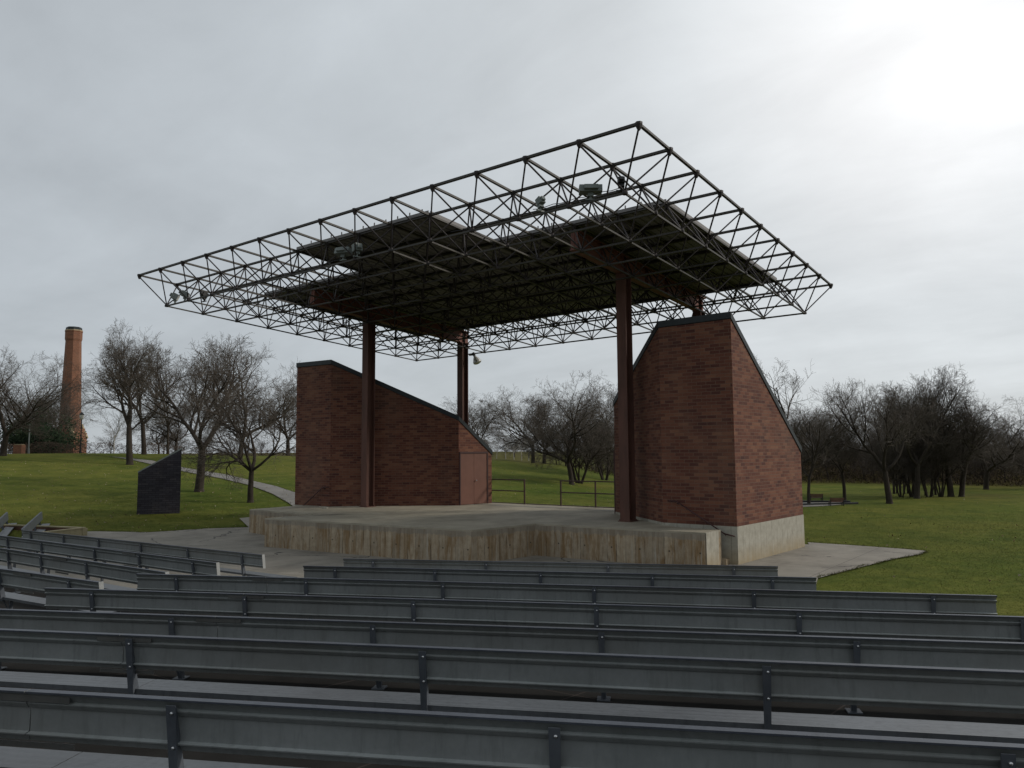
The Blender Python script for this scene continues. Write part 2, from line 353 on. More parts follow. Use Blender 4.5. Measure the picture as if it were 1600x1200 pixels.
HEDGEM = simple('dry_brown_hedge', (.045, .030, .022), (.085, .058, .038), .95, 0, 3, 0)
EVERG = blade_mat('dark_evergreen_needles', [(.010, .018, .010), (.02, .034, .016), (.032, .05, .024)])
BRUSH = blade_mat('brown_brush', [(.03, .023, .016), (.06, .044, .03), (.11, .078, .05)])
STONE = simple('buff_stone', (.28, .22, .13), (.42, .34, .22), .85, 0, 5, .2)

# ------------------------------------------------------------------ terrain
XS = [-900, 0, 200, 450, 620, 790, 817, 870, 933, 1010, 1150, 1300, 1600, 2600]
CZ = [.1, .05, 0.0, -.32, -.55, -.92, -1.18, -1.5, -2.4, -2.95, -3.2, -3.28, -3.28, -3.28]
def g_np(X, Y):
    r = np.hypot(X, Y) + 1e-6
    fwd = (X*cf.x + Y*cf.y)/math.hypot(cf.x, cf.y); lat = (X*cr.x + Y*cr.y)/math.hypot(cr.x, cr.y)
    ang = np.arctan2(lat, fwd); ang = np.clip(ang, -1.25, 1.25)
    xs = 800 + F*np.tan(np.clip(ang, -1.1, 1.1))
    C = np.interp(xs, XS, CZ) + 3.28
    t = np.clip((r-31)/(80-31), 0, 1); s = t*t*(3-2*t)*.55 + t*.45
    z = C*s
    # far: right-hand wooded bank
    wr = np.clip((xs-930)/200, 0, 1); b = np.clip((r-80)/26, 0, 1); z = z + wr*(b*b*(3-2*b))*2.1
    z = z - (1-wr)*np.clip((r-84)/40, 0, 1)*.35
    # seating slope rising towards the camera
    p = X*.896 + Y*.444
    sl = np.clip((16.6-p), 0, 30)*.0735*np.clip((40-r)/12, 0, 1)
    z = z + sl
    und = .06*np.sin(X*.21+1)*np.cos(Y*.17) * np.clip((r-34)/15, 0, 1)
    return z + und
def ground(x, y): return float(g_np(np.array([x], float), np.array([y], float))[0])
def hit(px, py):                              # where the sight line of a photo pixel meets the ground
    d = ray(px, py); lo = 2.0
    for t in np.arange(3.0, 400, .25):
        q = d*float(t)
        if CAMZ + q.z < ground(q.x, q.y): 
            lo = t; break
    else: lo = 200
    a, b = lo-.25, lo
    for _ in range(12):
        m = (a+b)/2; q = d*float(m)
        if CAMZ+q.z < ground(q.x, q.y): b = m
        else: a = m
    q = d*float(b); return Vector((q.x, q.y, ground(q.x, q.y)))

def terrain():
    na = 300; angs = np.linspace(-math.pi, math.pi, na, endpoint=False)
    c0 = math.atan2(cf.y, cf.x)
    w = np.concatenate([np.linspace(-math.pi, -.75, 30, endpoint=False), np.linspace(-.75, .75, 260), np.linspace(.75, math.pi, 31)[1:-1]])
    rs = np.concatenate([[0.3, 1, 2], np.linspace(3, 60, 100), np.linspace(60, 120, 60)[1:], np.geomspace(120, 4000, 22)[1:]])
    A, RR = np.meshgrid(w, rs, indexing='ij'); X = RR*np.cos(A+c0); Y = RR*np.sin(A+c0); Z = g_np(X, Y)
    n, mm = A.shape; V = np.stack([X, Y, Z], -1).reshape(-1, 3)
    i, j = np.meshgrid(np.arange(n), np.arange(mm-1), indexing='ij'); i2 = (i+1) % n
    Fc = np.stack([i*mm+j, i*mm+j+1, i2*mm+j+1, i2*mm+j], -1).reshape(-1, 4)
    me = bpy.data.meshes.new('ground'); me.from_pydata(V.tolist(), [], Fc.tolist() + [tuple(int(k)*mm for k in reversed(range(n)))])
    r = np.hypot(V[:, 0], V[:, 1]); lat = V[:, 0]*cr.x+V[:, 1]*cr.y; fw = V[:, 0]*cf.x+V[:, 1]*cf.y
    xs = 800+F*np.tan(np.clip(np.arctan2(lat, fw), -1.2, 1.2))
    dry = np.clip((xs-900)/250, 0, 1)*np.clip((r-74)/10, 0, 1) + np.clip((r-81)/8, 0, 1)*np.clip((900-xs)/200, 0, 1)*.8
    dry += .75*np.clip((xs-1420)/120, 0, 1)*np.clip((19-r)/6, 0, 1)
    # worn brown strip behind the stage and by the woods
    dry += .45*np.exp(-((xs-830)/60)**2)*np.clip((r-66)/8, 0, 1) + .5*np.exp(-((xs-1540)/60)**2)*np.exp(-((r-63)/3.5)**2)
    at_ = me.attributes.new('dry', 'FLOAT', 'POINT'); at_.data.foreach_set('value', np.clip(dry, 0, 1).astype(float).tolist())
    me.materials.append(GRASS); me.polygons.foreach_set('use_smooth', [True]*len(me.polygons)); me.update()
    o = bpy.data.objects.new('ground', me); COL.objects.link(o); tag(o, 'green lawn rising gently to the left and flat on the right', 'lawn', kind='structure')
terrain()

def drape(name, poly, mat, lift, label, cat, step=.7, kind='structure', thick=0.0):
    """sheet following the ground inside polygon poly (list of xy)"""
    import bmesh
    bm = bmesh.new(); vs = [bm.verts.new((p[0], p[1], 0)) for p in poly]; bm.faces.new(vs)
    xs_ = [p[0] for p in poly]; ys_ = [p[1] for p in poly]
    for ax, lo, hi in ((0, min(xs_), max(xs_)), (1, min(ys_), max(ys_))):
        c = lo+step
        while c < hi:
            co = Vector((c, 0, 0)) if ax == 0 else Vector((0, c, 0)); no = Vector((1, 0, 0)) if ax == 0 else Vector((0, 1, 0))
            bmesh.ops.bisect_plane(bm, geom=bm.verts[:]+bm.edges[:]+bm.faces[:], plane_co=co, plane_no=no); c += step
    for v in bm.verts: v.co.z = ground(v.co.x, v.co.y)+lift
    bmesh.ops.recalc_face_normals(bm, faces=bm.faces[:])
    up = sum(f.normal.z for f in bm.faces)
    if up < 0: bmesh.ops.reverse_faces(bm, faces=bm.faces[:])
    me = bpy.data.meshes.new(name); bm.to_mesh(me); bm.free(); me.materials.append(mat)
    o = bpy.data.objects.new(name, me); COL.objects.link(o); tag(o, label, cat, kind=kind); return o
def xy(v): return (v.x, v.y)
pl = [xy(at(1262, 848.5, 0)), xy(at(1330, 853, 0)), xy(at(1400, 858, 0)), xy(at(1447, 862, 0)), xy(at(1440, 867, 0)), xy(at(1395, 875, 0)), xy(at(1340, 889, 0)), xy(at(1278, 905, 0)),
      (14.9, 4.45), (12.5, 5.6), (8.3, 13.0), (8.3, 27.5), (13.5, 33.0), xy(at(147, 838, 0)), xy(at(236, 837.5, 0)), xy(at(315, 832.5, 0)), xy(at(388, 829.5, 0)), (21, 31.5), (27.4, 31.5), (27.6, 28), (27.5, 8.0)]
drape('plaza', pl, PLAZA, .03, 'pale concrete plaza round the stage with a pointed corner on the lawn', 'paving')
drape('seating_floor', [(-3, -6), (7.5, -2.6), (12.8, 1.35), (14.4, 4.5), (10.1, 12.8), (9.1, 14.6), (9.3, 27), (8, 33), (-8, 30), (-8, 0)], GRAVEL, .045, 'concrete floor darkened for shade, sloping under the rows of benches', 'paving')
up_ = [(124.5, 710.2), (192, 715.5), (237, 720), (288, 731.4), (354, 742), (387, 750), (432, 760.5), (459, 769.5), (520, 778)]
lo_ = [(560, 806), (460, 793.5), (450, 786), (426, 772.5), (390, 759), (345, 748), (288, 737.4), (210, 720), (168, 713.4), (130, 710.8)]
drape('path', [xy(hit(*q)) for q in up_] + [xy(hit(*q)) for q in lo_], PATHM, .035, 'curving concrete footpath climbing the left lawn from behind the stage', 'path', 1.0)

# ------------------------------------------------------------------ space frame canopy
S = 1.524; HB = .755
FO = Vector((14.6662, 7.5261, 7.0964+CAMZ)); EU = Vector((-.00082, .99992, -.01289)); EV = Vector((.99797, 0, -.06364)); EN = Vector((.06363, .01291, .99789))
def FR(u, v, h=0.0): return FO + (EV*v + EU*u - EN*h)*S
ZS = CAMZ-2.265                               # stage floor
canopy = thing('stage_canopy', Vector((22.2, 18.2, ZS)), 'dark space frame roof of steel bars with stepped solid deck on four brown columns', 'canopy')
def part(mb, name, mat, parent=canopy, smooth=False, kind=None):
    o = mb.build(name, mat, parent, smooth)
    if kind: o['kind'] = kind
    return o
def chord(a, b, w, h):
    m = MB(); m.bar(a, b, w, h, EN); return m
for j in range(11): part(chord(FR(0, j), FR(14, j), .075, .06), 'top_chord', CHORD)
for i in range(15): part(chord(FR(i, 0, .004), FR(i, 10, .004), .07, .055), 'top_chord', CHORD)
for j in range(10): part(chord(FR(.5, j+.5, HB), FR(13.5, j+.5, HB), .05, .05), 'bottom_chord', CHORD)
for i in range(14): part(chord(FR(i+.5, .5, HB+.004), FR(i+.5, 9.5, HB+.004), .045, .045), 'bottom_chord', CHORD)
br = []
for i in range(14):
    for j in range(10):
        b = FR(i+.5, j+.5, HB-.02)
        for di in (0, 1):
            for dj in (0, 1):
                t = FR(i+di, j+dj, .05); br.append((((t+b)/2 - Vector((0, 0, CAMZ))).length, b, t))
br.sort(key=lambda q: q[0]); rest = MB()
for k, (d, b, t) in enumerate(br):
    if k < 100:
        m = MB(); m.tube(b, t, .023, .023, 6); part(m, 'brace', STEEL)
    else: rest.tube(b, t, .023, .023, 5, False)
part(rest, 'brace', STEEL, kind='stuff')
nd = []
for i in range(15):
    for j in range(11): nd.append((FR(i, j, .0), 1))
for i in range(14):
    for j in range(10): nd.append((FR(i+.5, j+.5, HB), -1))
nd.sort(key=lambda q: (q[0]-Vector((0, 0, CAMZ))).length); rest = MB()
def node_mb(m, c, up, n):
    if up > 0: m.lathe(c, -EN, [(.0, -.03), (.085, -.03), (.085, .02), (.06, .09), (.03, .15), (0, .15)], n)
    else: m.lathe(c, EN, [(0, -.035), (.07, -.035), (.075, .01), (.05, .08), (.0, .09)], n)
for k, (c, up) in enumerate(nd):
    if k < 100:
        m = MB(); node_mb(m, c, up, 7); part(m, 'connector', STEEL)
    else: node_mb(rest, c, up, 6)
part(rest, 'connector', STEEL, kind='stuff')
# stepped deck: three bays of panels with purlins, edge trim and bolts
for (u0, u1, v0, v1) in ((1, 5, 3, 9), (5, 9, 1, 9), (9, 13, 3, 9)):
    m = MB()
    nn = int((u1-u0)*6)
    for k in range(nn):                       # ribbed sheet
        a = u0+(u1-u0)*k/nn; b = u0+(u1-u0)*(k+1)/nn; c = a+(b-a)*.7
        for (p, q, h0, h1) in ((a, c, -.045, -.045), (c, c+(b-c)*.25, -.045, -.075), (c+(b-c)*.25, b-(b-c)*.25, -.075, -.075), (b-(b-c)*.25, b, -.075, -.045)):
            m.face([FR(p, v0-.03, h0), FR(p, v1+.03, h0), FR(q, v1+.03, h1), FR(q, v0-.03, h1)])
            m.face([FR(q, v0-.03, h1-.006), FR(q, v1+.03, h1-.006), FR(p, v1+.03, h0-.006), FR(p, v0-.03, h0-.006)])
    part(m, 'deck_panel', DECK)
    for v in np.arange(v0, v1+.01, 1.0):
        m = MB(); m.bar(FR(u0, v, -.032), FR(u1, v, -.032), .06, .035, EN); part(m, 'purlin', STEEL)
    m = MB(); m.bar(FR(u0, v1+.04, -.05), FR(u1, v1+.04, -.05), .02, .10, EN); part(m, 'edge_trim', DECK)
    if u0 == 1: m = MB(); m.bar(FR(u0-.01, v0, -.05), FR(u0-.01, v1, -.05), .02, .10, EN); part(m, 'edge_trim', DECK)
    if u1 == 13: m = MB(); m.bar(FR(u1+.01, v0, -.05), FR(u1+.01, v1, -.05), .02, .10, EN); part(m, 'edge_trim', DECK)
    m = MB(); m.bar(FR(u0, v0-.04, -.05), FR(u1, v0-.04, -.05), .02, .10, EN)
    if u0 == 5:
        for q in (4.99, 9.01): m9 = MB(); m9.bar(FR(q, 1, -.05), FR(q, 3, -.05), .02, .10, EN); part(m9, 'edge_trim', DECK)
    for k in range(int((u1-u0)*3)): m.tube(FR(u0+.17+k/3, v0-.04, -.09), FR(u0+.17+k/3, v0-.04, -.14), .022, .022, 5)
    part(m, 'edge_trim', DECK)
# two girders and four columns
for u in (3, 11):
    m = MB(); a0, a1 = FR(u, 3.0, .30), FR(u, 9.25, .30)
    m.bar(a0, a1, .028, .56, EN)
    m.bar(FR(u, 3.0, .108), FR(u, 9.25, .108), .28, .028, EN); m.bar(FR(u, 3.0, .492), FR(u, 9.25, .492), .28, .028, EN)
    for v in np.arange(3, 9.3, 1.0): m.bar(FR(u, v+.02, .12), FR(u, v+.02, .48), .24, .02, EV)
    part(m, 'girder', GIRD)
    for v in (5, 9):
        c = FR(u, v, .50); m = MB(); x, y = c.x, c.y; zt = c.z
        m.box((x-.20, y, (ZS+zt)/2), (.03, .34, zt-ZS)); m.box((x+.20, y, (ZS+zt)/2), (.03, .34, zt-ZS))   # flanges
        m.box((x, y, (ZS+zt)/2), (.37, .03, zt-ZS))
        part(m, 'column', COLM)
        m = MB(); m.box((x, y, ZS+.014), (.52, .46, .028)); m.box((x, y, zt+.012), (.5, .36, .024))
        for sx in (-.21, .21):
            for sy in (-.19, .19): m.tube((x+sx, y+sy, ZS+.03), (x+sx, y+sy, ZS+.07), .016, .016, 6)
        part(m, 'base_plate', COLM)

# ------------------------------------------------------------------ stage
A = at(414, 809.4, ZS); B = at(736.4, 828.3, ZS); Cc = at(836.4, 818, ZS); D = at(1102, 832.5, ZS)
E_ = Vector((21.33, 8.63, ZS)); Lw = at(390, 795.7, ZS)
A2 = Vector((18.35, 22.9, ZS)); RX = 27.05
stage_poly = [xy(A), xy(B), xy(Cc), xy(D), xy(E_), (21.33, 10.0), (21.72, 10.55), (RX, 13.9), (RX, 22.3), (21.72, 25.6), (21.33, 25.9), (21.33, 27.45), (xy(Lw)), xy(A2)]
stage_poly = [(a, b) for a, b in stage_poly]
# order so that it runs counter-clockwise
def area(p): return sum(p[i][0]*p[(i+1) % len(p)][1]-p[(i+1) % len(p)][0]*p[i][1] for i in range(len(p)))/2
if area(stage_poly) < 0: stage_poly.reverse()
stage = thing('concrete_stage', Vector((20, 18, 0)), 'raised concrete stage with stained board marked walls under the space frame roof', 'stage')
mb = MB(); mb.prism(stage_poly, -.25, ZS-.05, False); part(mb, 'stage_wall', CONC_W, stage)
mb = MB(); ea = D.lerp(E_, .004); eb = D.lerp(E_, .996); off_ = Vector((0, -.006, 0))
mb.box(((ea.x+eb.x)/2, (ea.y+eb.y)/2-.004, (ZS-.25)/2), (abs(eb.x-ea.x), .012, ZS+.25)); part(mb, 'end_wall', CONC_P, stage)
mb = MB()
def inset_top(poly, z0, z1):
    m = MB(); m.prism(poly, z0, z1); return m
part(inset_top(stage_poly, ZS-.0499, ZS), 'stage_floor', STAGE_TOP, stage)
# slit joints and rear slab edge line
mb = MB(); a = at(440, 808.7, ZS+.004); b = at(539, 803.0, ZS+.004); n = (b-a).normalized(); w = Vector((-n.y, n.x, 0))*.06
mb.face([a-w*.2, b-w*.2, b+w, a+w]); mb.face([(25.66, 14.0, ZS+.004), (25.80, 14.0, ZS+.004), (25.80, 22.0, ZS+.004), (25.66, 22.0, ZS+.004)])
part(mb, 'floor_joint', BLACKM, stage)
mb = MB()
for k in range(6):                            # steps in the slot beside each wing wall
    h = ZS-(k+1)*.165
    for y0, s_ in ((9.9-k*.28, -1), (25.95+k*.28, 1)):
        ya, yb = sorted((y0, y0+s_*.28)); mb.box(((21.335+21.6)/2, (ya+yb)/2, (h-.1)/2), (.262, .278, h+.1))
part(mb, 'stair', CONC_W, stage)
# small paper-pale patches of mortar on the right wing
mb = MB(); q = at(1040, 817, ZS); mb.box((q.x, q.y, ZS+.02), (.14, .5, .04)); q = at(508, 793.6, ZS+.02); mb.box((q.x, q.y, ZS+.02), (.1, .3, .05)); part(mb, 'mortar_lump', CONC_P, stage)

# ------------------------------------------------------------------ brick wings
ZC = CAMZ - 1.96*1.116                        # top of the concrete plinth
def roofz(x): return CAMZ + 4.01 - .75*(x-21.58)
def wing(name, poly, label, plinth_mat, ZC=ZC):
    """poly counter-clockwise; brick body with sloping top, dark metal coping, plinth"""
    t = thing(name, Vector((poly[0][0], poly[0][1], 0)), label, 'building')
    if area(poly) < 0: poly = poly[::-1]
    m = MB(); m.prism(poly, ZC, lambda x, y: roofz(x)-.17, False); part(m, 'brick_wall', BRICK, t)
    cxm = sum(p[0] for p in poly)/len(poly); cym = sum(p[1] for p in poly)/len(poly)
    def off(p, d):
        n = len(poly); i = poly.index(p); a = Vector(poly[i-1]); b = Vector(p); c = Vector(poly[(i+1) % n])
        e1 = (b-a).normalized(); e2 = (c-b).normalized(); n1 = Vector((e1.y, -e1.x)); n2 = Vector((e2.y, -e2.x))
        k = (n1+n2).normalized(); return tuple(b + k*(d/max(.4, k.dot(n1))))
    op = [off(p, .03) for p in poly]
    m = MB(); m.prism(op, lambda x, y: roofz(x)-.19, lambda x, y: roofz(x)); part(m, 'metal_coping', FASC, t)
    pp = [off(p, .012) for p in poly]
    m = MB(); m.prism(pp, -.25, ZC, True); part(m, 'plinth', plinth_mat, t)
    return t
RW = [(21.60, 8.26), (26.80, 7.95), (26.85, 13.95), (24.53, 13.84), (21.64, 10.58)]
LW = [(21.62, 28.3), (21.65, 26.0), (24.92, 21.62), (26.85, 21.36), (26.85, 28.3)]
rw = wing('brick_wing', RW, 'tall red brick wing with sloping top right of the stage, bare concrete base', CONC_P)
lw = wing('brick_wing', LW, 'red brick wing with sloping top left of the stage, brown double doors in its end', CONC_P, ZS-.02)
# double door in the end face of the left wing (and its mirror on the other one)
def door(parent, a, b, label=None):
    a = Vector((*a, 0)); b = Vector((*b, 0)); d = (b-a).normalized(); n = Vector((d.y, -d.x, 0))
    if n.y*(1 if parent is rw else -1) < 0: n = -n
    Ld = (b-a).length; w0, w1 = .08, min(Ld-.28, 1.62)
    z0, z1 = ZS+.02, ZS+2.18
    fr = MB()
    for s_ in (w0-.03, w1+.03): fr.box(a+d*s_+n*.03+Vector((0, 0, (z0+z1)/2)), (.06, .06, z1-z0+.06), (d, n, Vector((0, 0, 1))))
    fr.box(a+d*((w0+w1)/2)+n*.03+Vector((0, 0, z1+.035)), (w1-w0+.12, .06, .07), (d, n, Vector((0, 0, 1))))
    fro = part(fr, 'door_frame', RAILM, parent)
    mid = (w0+w1)/2
    for (p, q, hs) in ((w0+.005, mid-.006, mid-.09), (mid+.006, w1-.005, mid+.09)):
        m = MB(); m.box(a+d*((p+q)/2)+n*.022+Vector((0, 0, (z0+z1)/2)), (q-p, .03, z1-z0), (d, n, Vector((0, 0, 1))))
        leaf = part(m, 'door', DOORM, parent)
        if hs > mid:
            m = MB(); c = a+d*hs+n*.04+Vector((0, 0, z0+1.0)); m.tube(c, c+n*.05, .012, .012, 8); m.lathe(c+n*.05, n, [(.0, 0), (.028, .0), (.03, .02), (0, .035)], 10)
            h = m.build('handle', ZINC, None, True); h.parent = leaf
        for zz_ in (.25, 1.05, 1.9):
            m = MB(); e = w0 if p < mid-.2 else w1; m.tube(a+d*e+n*.045+Vector((0, 0, z0+zz_)), a+d*e+n*.045+Vector((0, 0, z0+zz_+.12)), .014, .014, 6)
            h = m.build('hinge', BLACKM, None); h.parent = leaf
door(lw, (24.92, 21.62), (26.85, 21.36)); door(rw, (24.53, 13.84), (26.85, 13.95))

# ------------------------------------------------------------------ rails
def rail_fence(pts_px, label, base_xy):
    t = thing('guard_rail', Vector((*base_xy[0], ZS)), label, 'railing', 'brown guard rails along the back of the stage')
    a = Vector((*base_xy[0], 0)); b = Vector((*base_xy[1], 0)); d = (b-a).normalized()
    for k, h in enumerate((.55, 1.03)):
        m = MB(); m.bar(a+Vector((0, 0, ZS+h)), b+Vector((0, 0, ZS+h)), .045, .045); part(m, 'rail', RAILM, t)
    for s_ in pts_px:
        p = a+(b-a)*s_; m = MB(); m.bar(p+Vector((0, 0, ZS-.1)), p+Vector((0, 0, ZS+1.055)), .05, .05, (1, 0, 0)); part(m, 'post', RAILM, t)
        m = MB(); m.box(p+Vector((0, 0, ZS+.008)), (.13, .13, .016)); part(m, 'foot_plate', RAILM, t)
def onX(px, X): d = ray(px, 705); return (X, d.y/d.x*X)
rail_fence((0.0, 1.0), 'short brown guard rail at the stage back beside the double doors', (onX(765, 26.93), onX(819, 26.93)))
rail_fence((0.0, .43, 1.0), 'longer brown guard rail at the stage back beside the right column', (onX(875.5, 26.93), (26.93, 13.9)))
m = MB(); m.bar((26.99, 14.0, ZS+.015), (26.99, 22.2, ZS+.015), .05, .03); o = m.build('kerb_angle', RAILM); tag(o, 'thin dark steel edge strip along the back of the stage floor', 'edge strip')
def handrail(pts, label):
    t = thing('handrail', Vector(pts[0]), label, 'handrail', 'sloping handrails on the front walls of the brick wings')
    m = MB(); m.polyline([Vector(p) for p in pts], .021, 8); part(m, 'rail', RAILM, t, True)
    for p in (pts[1], pts[2]):
        p = Vector(p); m = MB(); m.tube(p, p+Vector((.12, 0, -.06)), .012, .012, 6); m.box(p+Vector((.115, 0, -.06)), (.012, .07, .07)); part(m, 'bracket', RAILM, t)
def onplane(px, py, X):
    d = ray(px, py); t = X/d.x; return Vector((X, d.y*t, CAMZ+d.z*t))
handrail([onplane(*q, 21.49) for q in ((1045, 782.5), (1057, 783.5), (1132, 834), (1148, 838))], 'sloping dark red handrail on the front of the right brick wing')
handrail([onplane(*q, 21.50) for q in ((514, 761), (504, 761.5), (472, 792), (466, 797))], 'sloping dark red handrail on the front of the left brick wing')

# ------------------------------------------------------------------ benches
def bench(name, a, b, posts, joints, label, group, rear=None, ends=(False, False), seat_ext=(0, 0), ground_fn=None):
    a = Vector(a); b = Vector(b); d = (b-a).normalized(); Ln = (b-a).length
    n = Vector((-d.y, d.x, 0))
    if n.dot(-Vector((a.x+b.x, a.y+b.y, 0))) < 0: n = -n      # points to the rear of the seat
    if rear is not None: n = Vector((*rear, 0)).normalized(); n = (n - d*n.dot(d)).normalized()
    U = Vector((0, 0, 1)); t = thing(name, Vector(((a.x+b.x)/2, (a.y+b.y)/2, ground((a.x+b.x)/2, (a.y+b.y)/2))), label, 'bench', group)
    P = lambda s_, r, h: a + d*s_ + n*r + U*h
    lean = .12
    prof = [(.050, 0), (.050, -.012), (.040, -.018), (.004, -.068), (.036, -.073), (.036, -.080), (.020, -.108), (.004, -.116), (.024, -.258),
            (.058, -.264), (.058, -.272), (.030, -.284), (.020, -.318), (-.006, -.318), (-.006, 0)]
    prof = [(r + lean*h, h) for r, h in prof]   # top leans to the rear
    cuts = [0] + [j for j in joints] + [Ln]
    for k in range(len(cuts)-1):
        s0, s1 = cuts[k]+(.004 if k else 0), cuts[k+1]-(.004 if k < len(cuts)-2 else 0)
        m = MB(); q = len(prof)
        for i in range(q):
            p0, p1 = prof[i], prof[(i+1) % q]
            m.face([P(s0, *p0), P(s1, *p0), P(s1, *p1), P(s0, *p1)])
        m.face([P(s0, *p) for p in prof]); m.face([P(s1, *p) for p in reversed(prof)])
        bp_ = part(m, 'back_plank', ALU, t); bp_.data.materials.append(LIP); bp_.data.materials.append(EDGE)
        for fi, mi in ((q-1, 1), (0, 1), (3, 2), (8, 2)): bp_.data.polygons[fi].material_index = mi  # ledge tops carry the painted light line
    # seat: shallow inverted channel with ribs
    sh = -.50
    sp_ = [(-.03, sh), (-.03, sh-.045), (-.036, sh-.045), (-.036, sh-.006), (-.33, sh-.006), (-.33, sh-.045), (-.336, sh-.045), (-.336, sh+.0)]
    ribs = [(-.336+(.306)*i/8, sh+(.0 if i % 2 == 0 else .0025)) for i in range(1, 8)]
    sp_ = sp_ + ribs
    se = (-seat_ext[0], Ln+seat_ext[1]); cuts = [se[0]] + [j+.12 for j in joints] + [se[1]]
    for k in range(len(cuts)-1):
        s0, s1 = cuts[k]+(.004 if k else 0), cuts[k+1]-(.004 if k < len(cuts)-2 else 0)
        m = MB(); q = len(sp_)
        for i in range(q):
            p0, p1 = sp_[i], sp_[(i+1) % q]; m.face([P(s0, *p0), P(s1, *p0), P(s1, *p1), P(s0, *p1)])
        m.face([P(s0, *p) for p in sp_]); m.face([P(s1, *p) for p in reversed(sp_)])
        part(m, 'seat_plank', SEAT, t)
    if ends[0] or ends[1]:
        for e, s_ in ((ends[0], -.006), (ends[1], Ln+.006)):
            if e:
                m = MB(); cpt = P(s_, -.16*lean+.018, -.16); m.box(cpt, (.012, .075, .33), (d, (n+U*0), (U+n*lean).normalized())); part(m, 'end_cap', ENDCAP, t)
    for j in joints:
        m = MB(); m.box(P(j+.03, .036-lean*.045, -.045), (.56, .008, .040), (d, n, U)); part(m, 'splice_plate', SPLICE, t)
        m = MB(); m.box(P(j+.03, .018-lean*.34, -.345), (.56, .008, .032), (d, n, U)); part(m, 'splice_plate', SPLICE, t)
    for s_ in posts:
        m = MB(); w = .066
        # rear strap: tapered angle iron from under the flange to the seat level, with a side leg
        top = .070; zt, zb = -.030, -.535
        for (w0, w1, r0, r1, th) in ((w, w*.82, top-lean*.0, top-lean*.44-.0, .010),):
            pts = []
            for (h, ww) in ((zt, w0), (zb, w1)):
                r = top + lean*h
                pts.append([P(s_-ww/2, r, h), P(s_+ww/2, r, h), P(s_+ww/2, r-th, h), P(s_-ww/2, r-th, h)])
            m.face(pts[0]); m.face(list(reversed(pts[1])))
            for i in range(4): j2 = (i+1) % 4; m.face([pts[0][j2], pts[0][i], pts[1][i], pts[1][j2]])
        ang = MB(); sg = 1 if d.dot(cr) > 0 else -1
        x = s_ + sg*(w/2-.004)
        m.face([P(x, top+lean*zt, zt), P(x-.006*sg, top+lean*zt-.03, zt-.02), P(x-.006*sg, top+lean*zb-.085, zb+.02), P(x-.012*sg, top+lean*zb, zb)])
        m.face([P(x-.006, top+lean*zb, zb), P(x-.012, top+lean*zb-.085, zb+.02), P(x-.012, top+lean*zt-.03, zt-.02), P(x-.006, top+lean*zt, zt)])
        po = part(m, 'back_bracket', STRAP, t)
        for hh in (-.075, -.285):
            m = MB(); m.lathe(P(s_+.008, top+lean*hh, hh), n, [(.010, 0), (.010, .008), (.004, .012), (0, .012)], 7)
            bo = m.build('bolt', ZINC, None); bo.parent = po; bo.matrix_parent_inverse = Matrix()
        gz = ground(P(s_, -.18, 0).x, P(s_, -.18, 0).y); m = MB()
        m.bar(P(s_, .0, sh-.055), P(s_, -.34, sh-.055), .05, .02); base = P(s_, -.18, 0)
        m.bar(Vector((base.x, base.y, gz)), P(s_, -.18, sh-.06), .05, .05, d); m.bar(P(s_, .0, sh-.06)-n*.05, P(s_, -.16, sh-.28), .03, .01)
        m.box(Vector((base.x, base.y, gz+.055)), (.14, .14, .012), (d, n, U))
        part(m, 'leg', STRAP, t)
    return t
def zc(z): return CAMZ+z
def line_bench(z, pa, pb, posts, joints, label, group, extend=(0, 0), **kw):
    a = at(*pa, zc(z)); b = at(*pb, zc(z)); d = (b-a).normalized()
    a2 = a - d*extend[0]; b2 = b + d*extend[1]
    def s_of(px):                              # distance along the row where image column px crosses it
        y = pa[1] + (px-pa[0])/(pb[0]-pa[0])*(pb[1]-pa[1]); p = at(px, y, zc(z)); return (p-a2).dot(d)
    ps = [s_of(p) for p in posts]
    step = (ps[-1]-ps[0])/(len(ps)-1) if len(ps) > 1 else 2.4
    if extend[0] > .3 and ps[0]-step > .1: ps.insert(0, ps[0]-step)
    if extend[1] > .3 and ps[-1]+step < (b2-a2).length-.1: ps.append(ps[-1]+step)
    return bench('stadium_bench', a2, b2, ps, [s_of(j) for j in joints], label, group, **kw)
G1 = 'long metal benches of the main seating block'
line_bench(-1.48, (0, 1074), (1600, 1163), (277, 868, 1566), (48,), 'nearest long grey metal bench, across the bottom edge of the photo', G1, (1.0, .25))
line_bench(-1.66, (0, 982), (1600, 1048), (208, 663, 1196), (193,), 'second nearest long grey metal bench, its seat visible below the back', G1, (1.2, .6))
line_bench(-1.86, (0, 951), (1600, 1004), (272, 585, 940, 1336), (340,), 'third nearest long grey metal bench, running out of both sides of the photo', G1, (.9, .8))
line_bench(-2.02, (72, 918), (1600, 963), (147, 385, 647.5, 932, 1247, 1596), (383,), 'long grey metal bench fourth from the front, its left end in view', G1, (0, 1.6))
line_bench(-2.15, (215, 896), (1556, 930), (278, 480, 693, 928.5, 1177, 1456), (417,), 'long grey metal bench fifth from the front, both ends showing', G1)
line_bench(-2.28, (475, 883.7), (1275, 902), (525, 680.6, 845, 1019, 1206), (), 'second grey metal bench from the stage, reaching almost to the grass on the right', G1)
line_bench(-2.41, (537, 872.5), (1215, 884.5), (584, 760, 950, 1146), (), 'grey metal bench closest to the stage in the main block', G1)
G2 = 'metal benches of the middle left seating block'
line_bench(-2.41, (35.4, 827.8), (412, 866.6), (50, 101, 156, 222, 295, 380), (), 'grey metal bench closest to the plaza in the left block, with a pale end cap', G2, ends=(False, True), seat_ext=(0, .8))
line_bench(-2.28, (0, 836.4), (341, 879), (14, 67, 150, 220, 304), (202,), 'second grey metal bench back in the left block, with a pale end cap', G2, (2.4, 0), ends=(False, True), seat_ext=(0, .35))
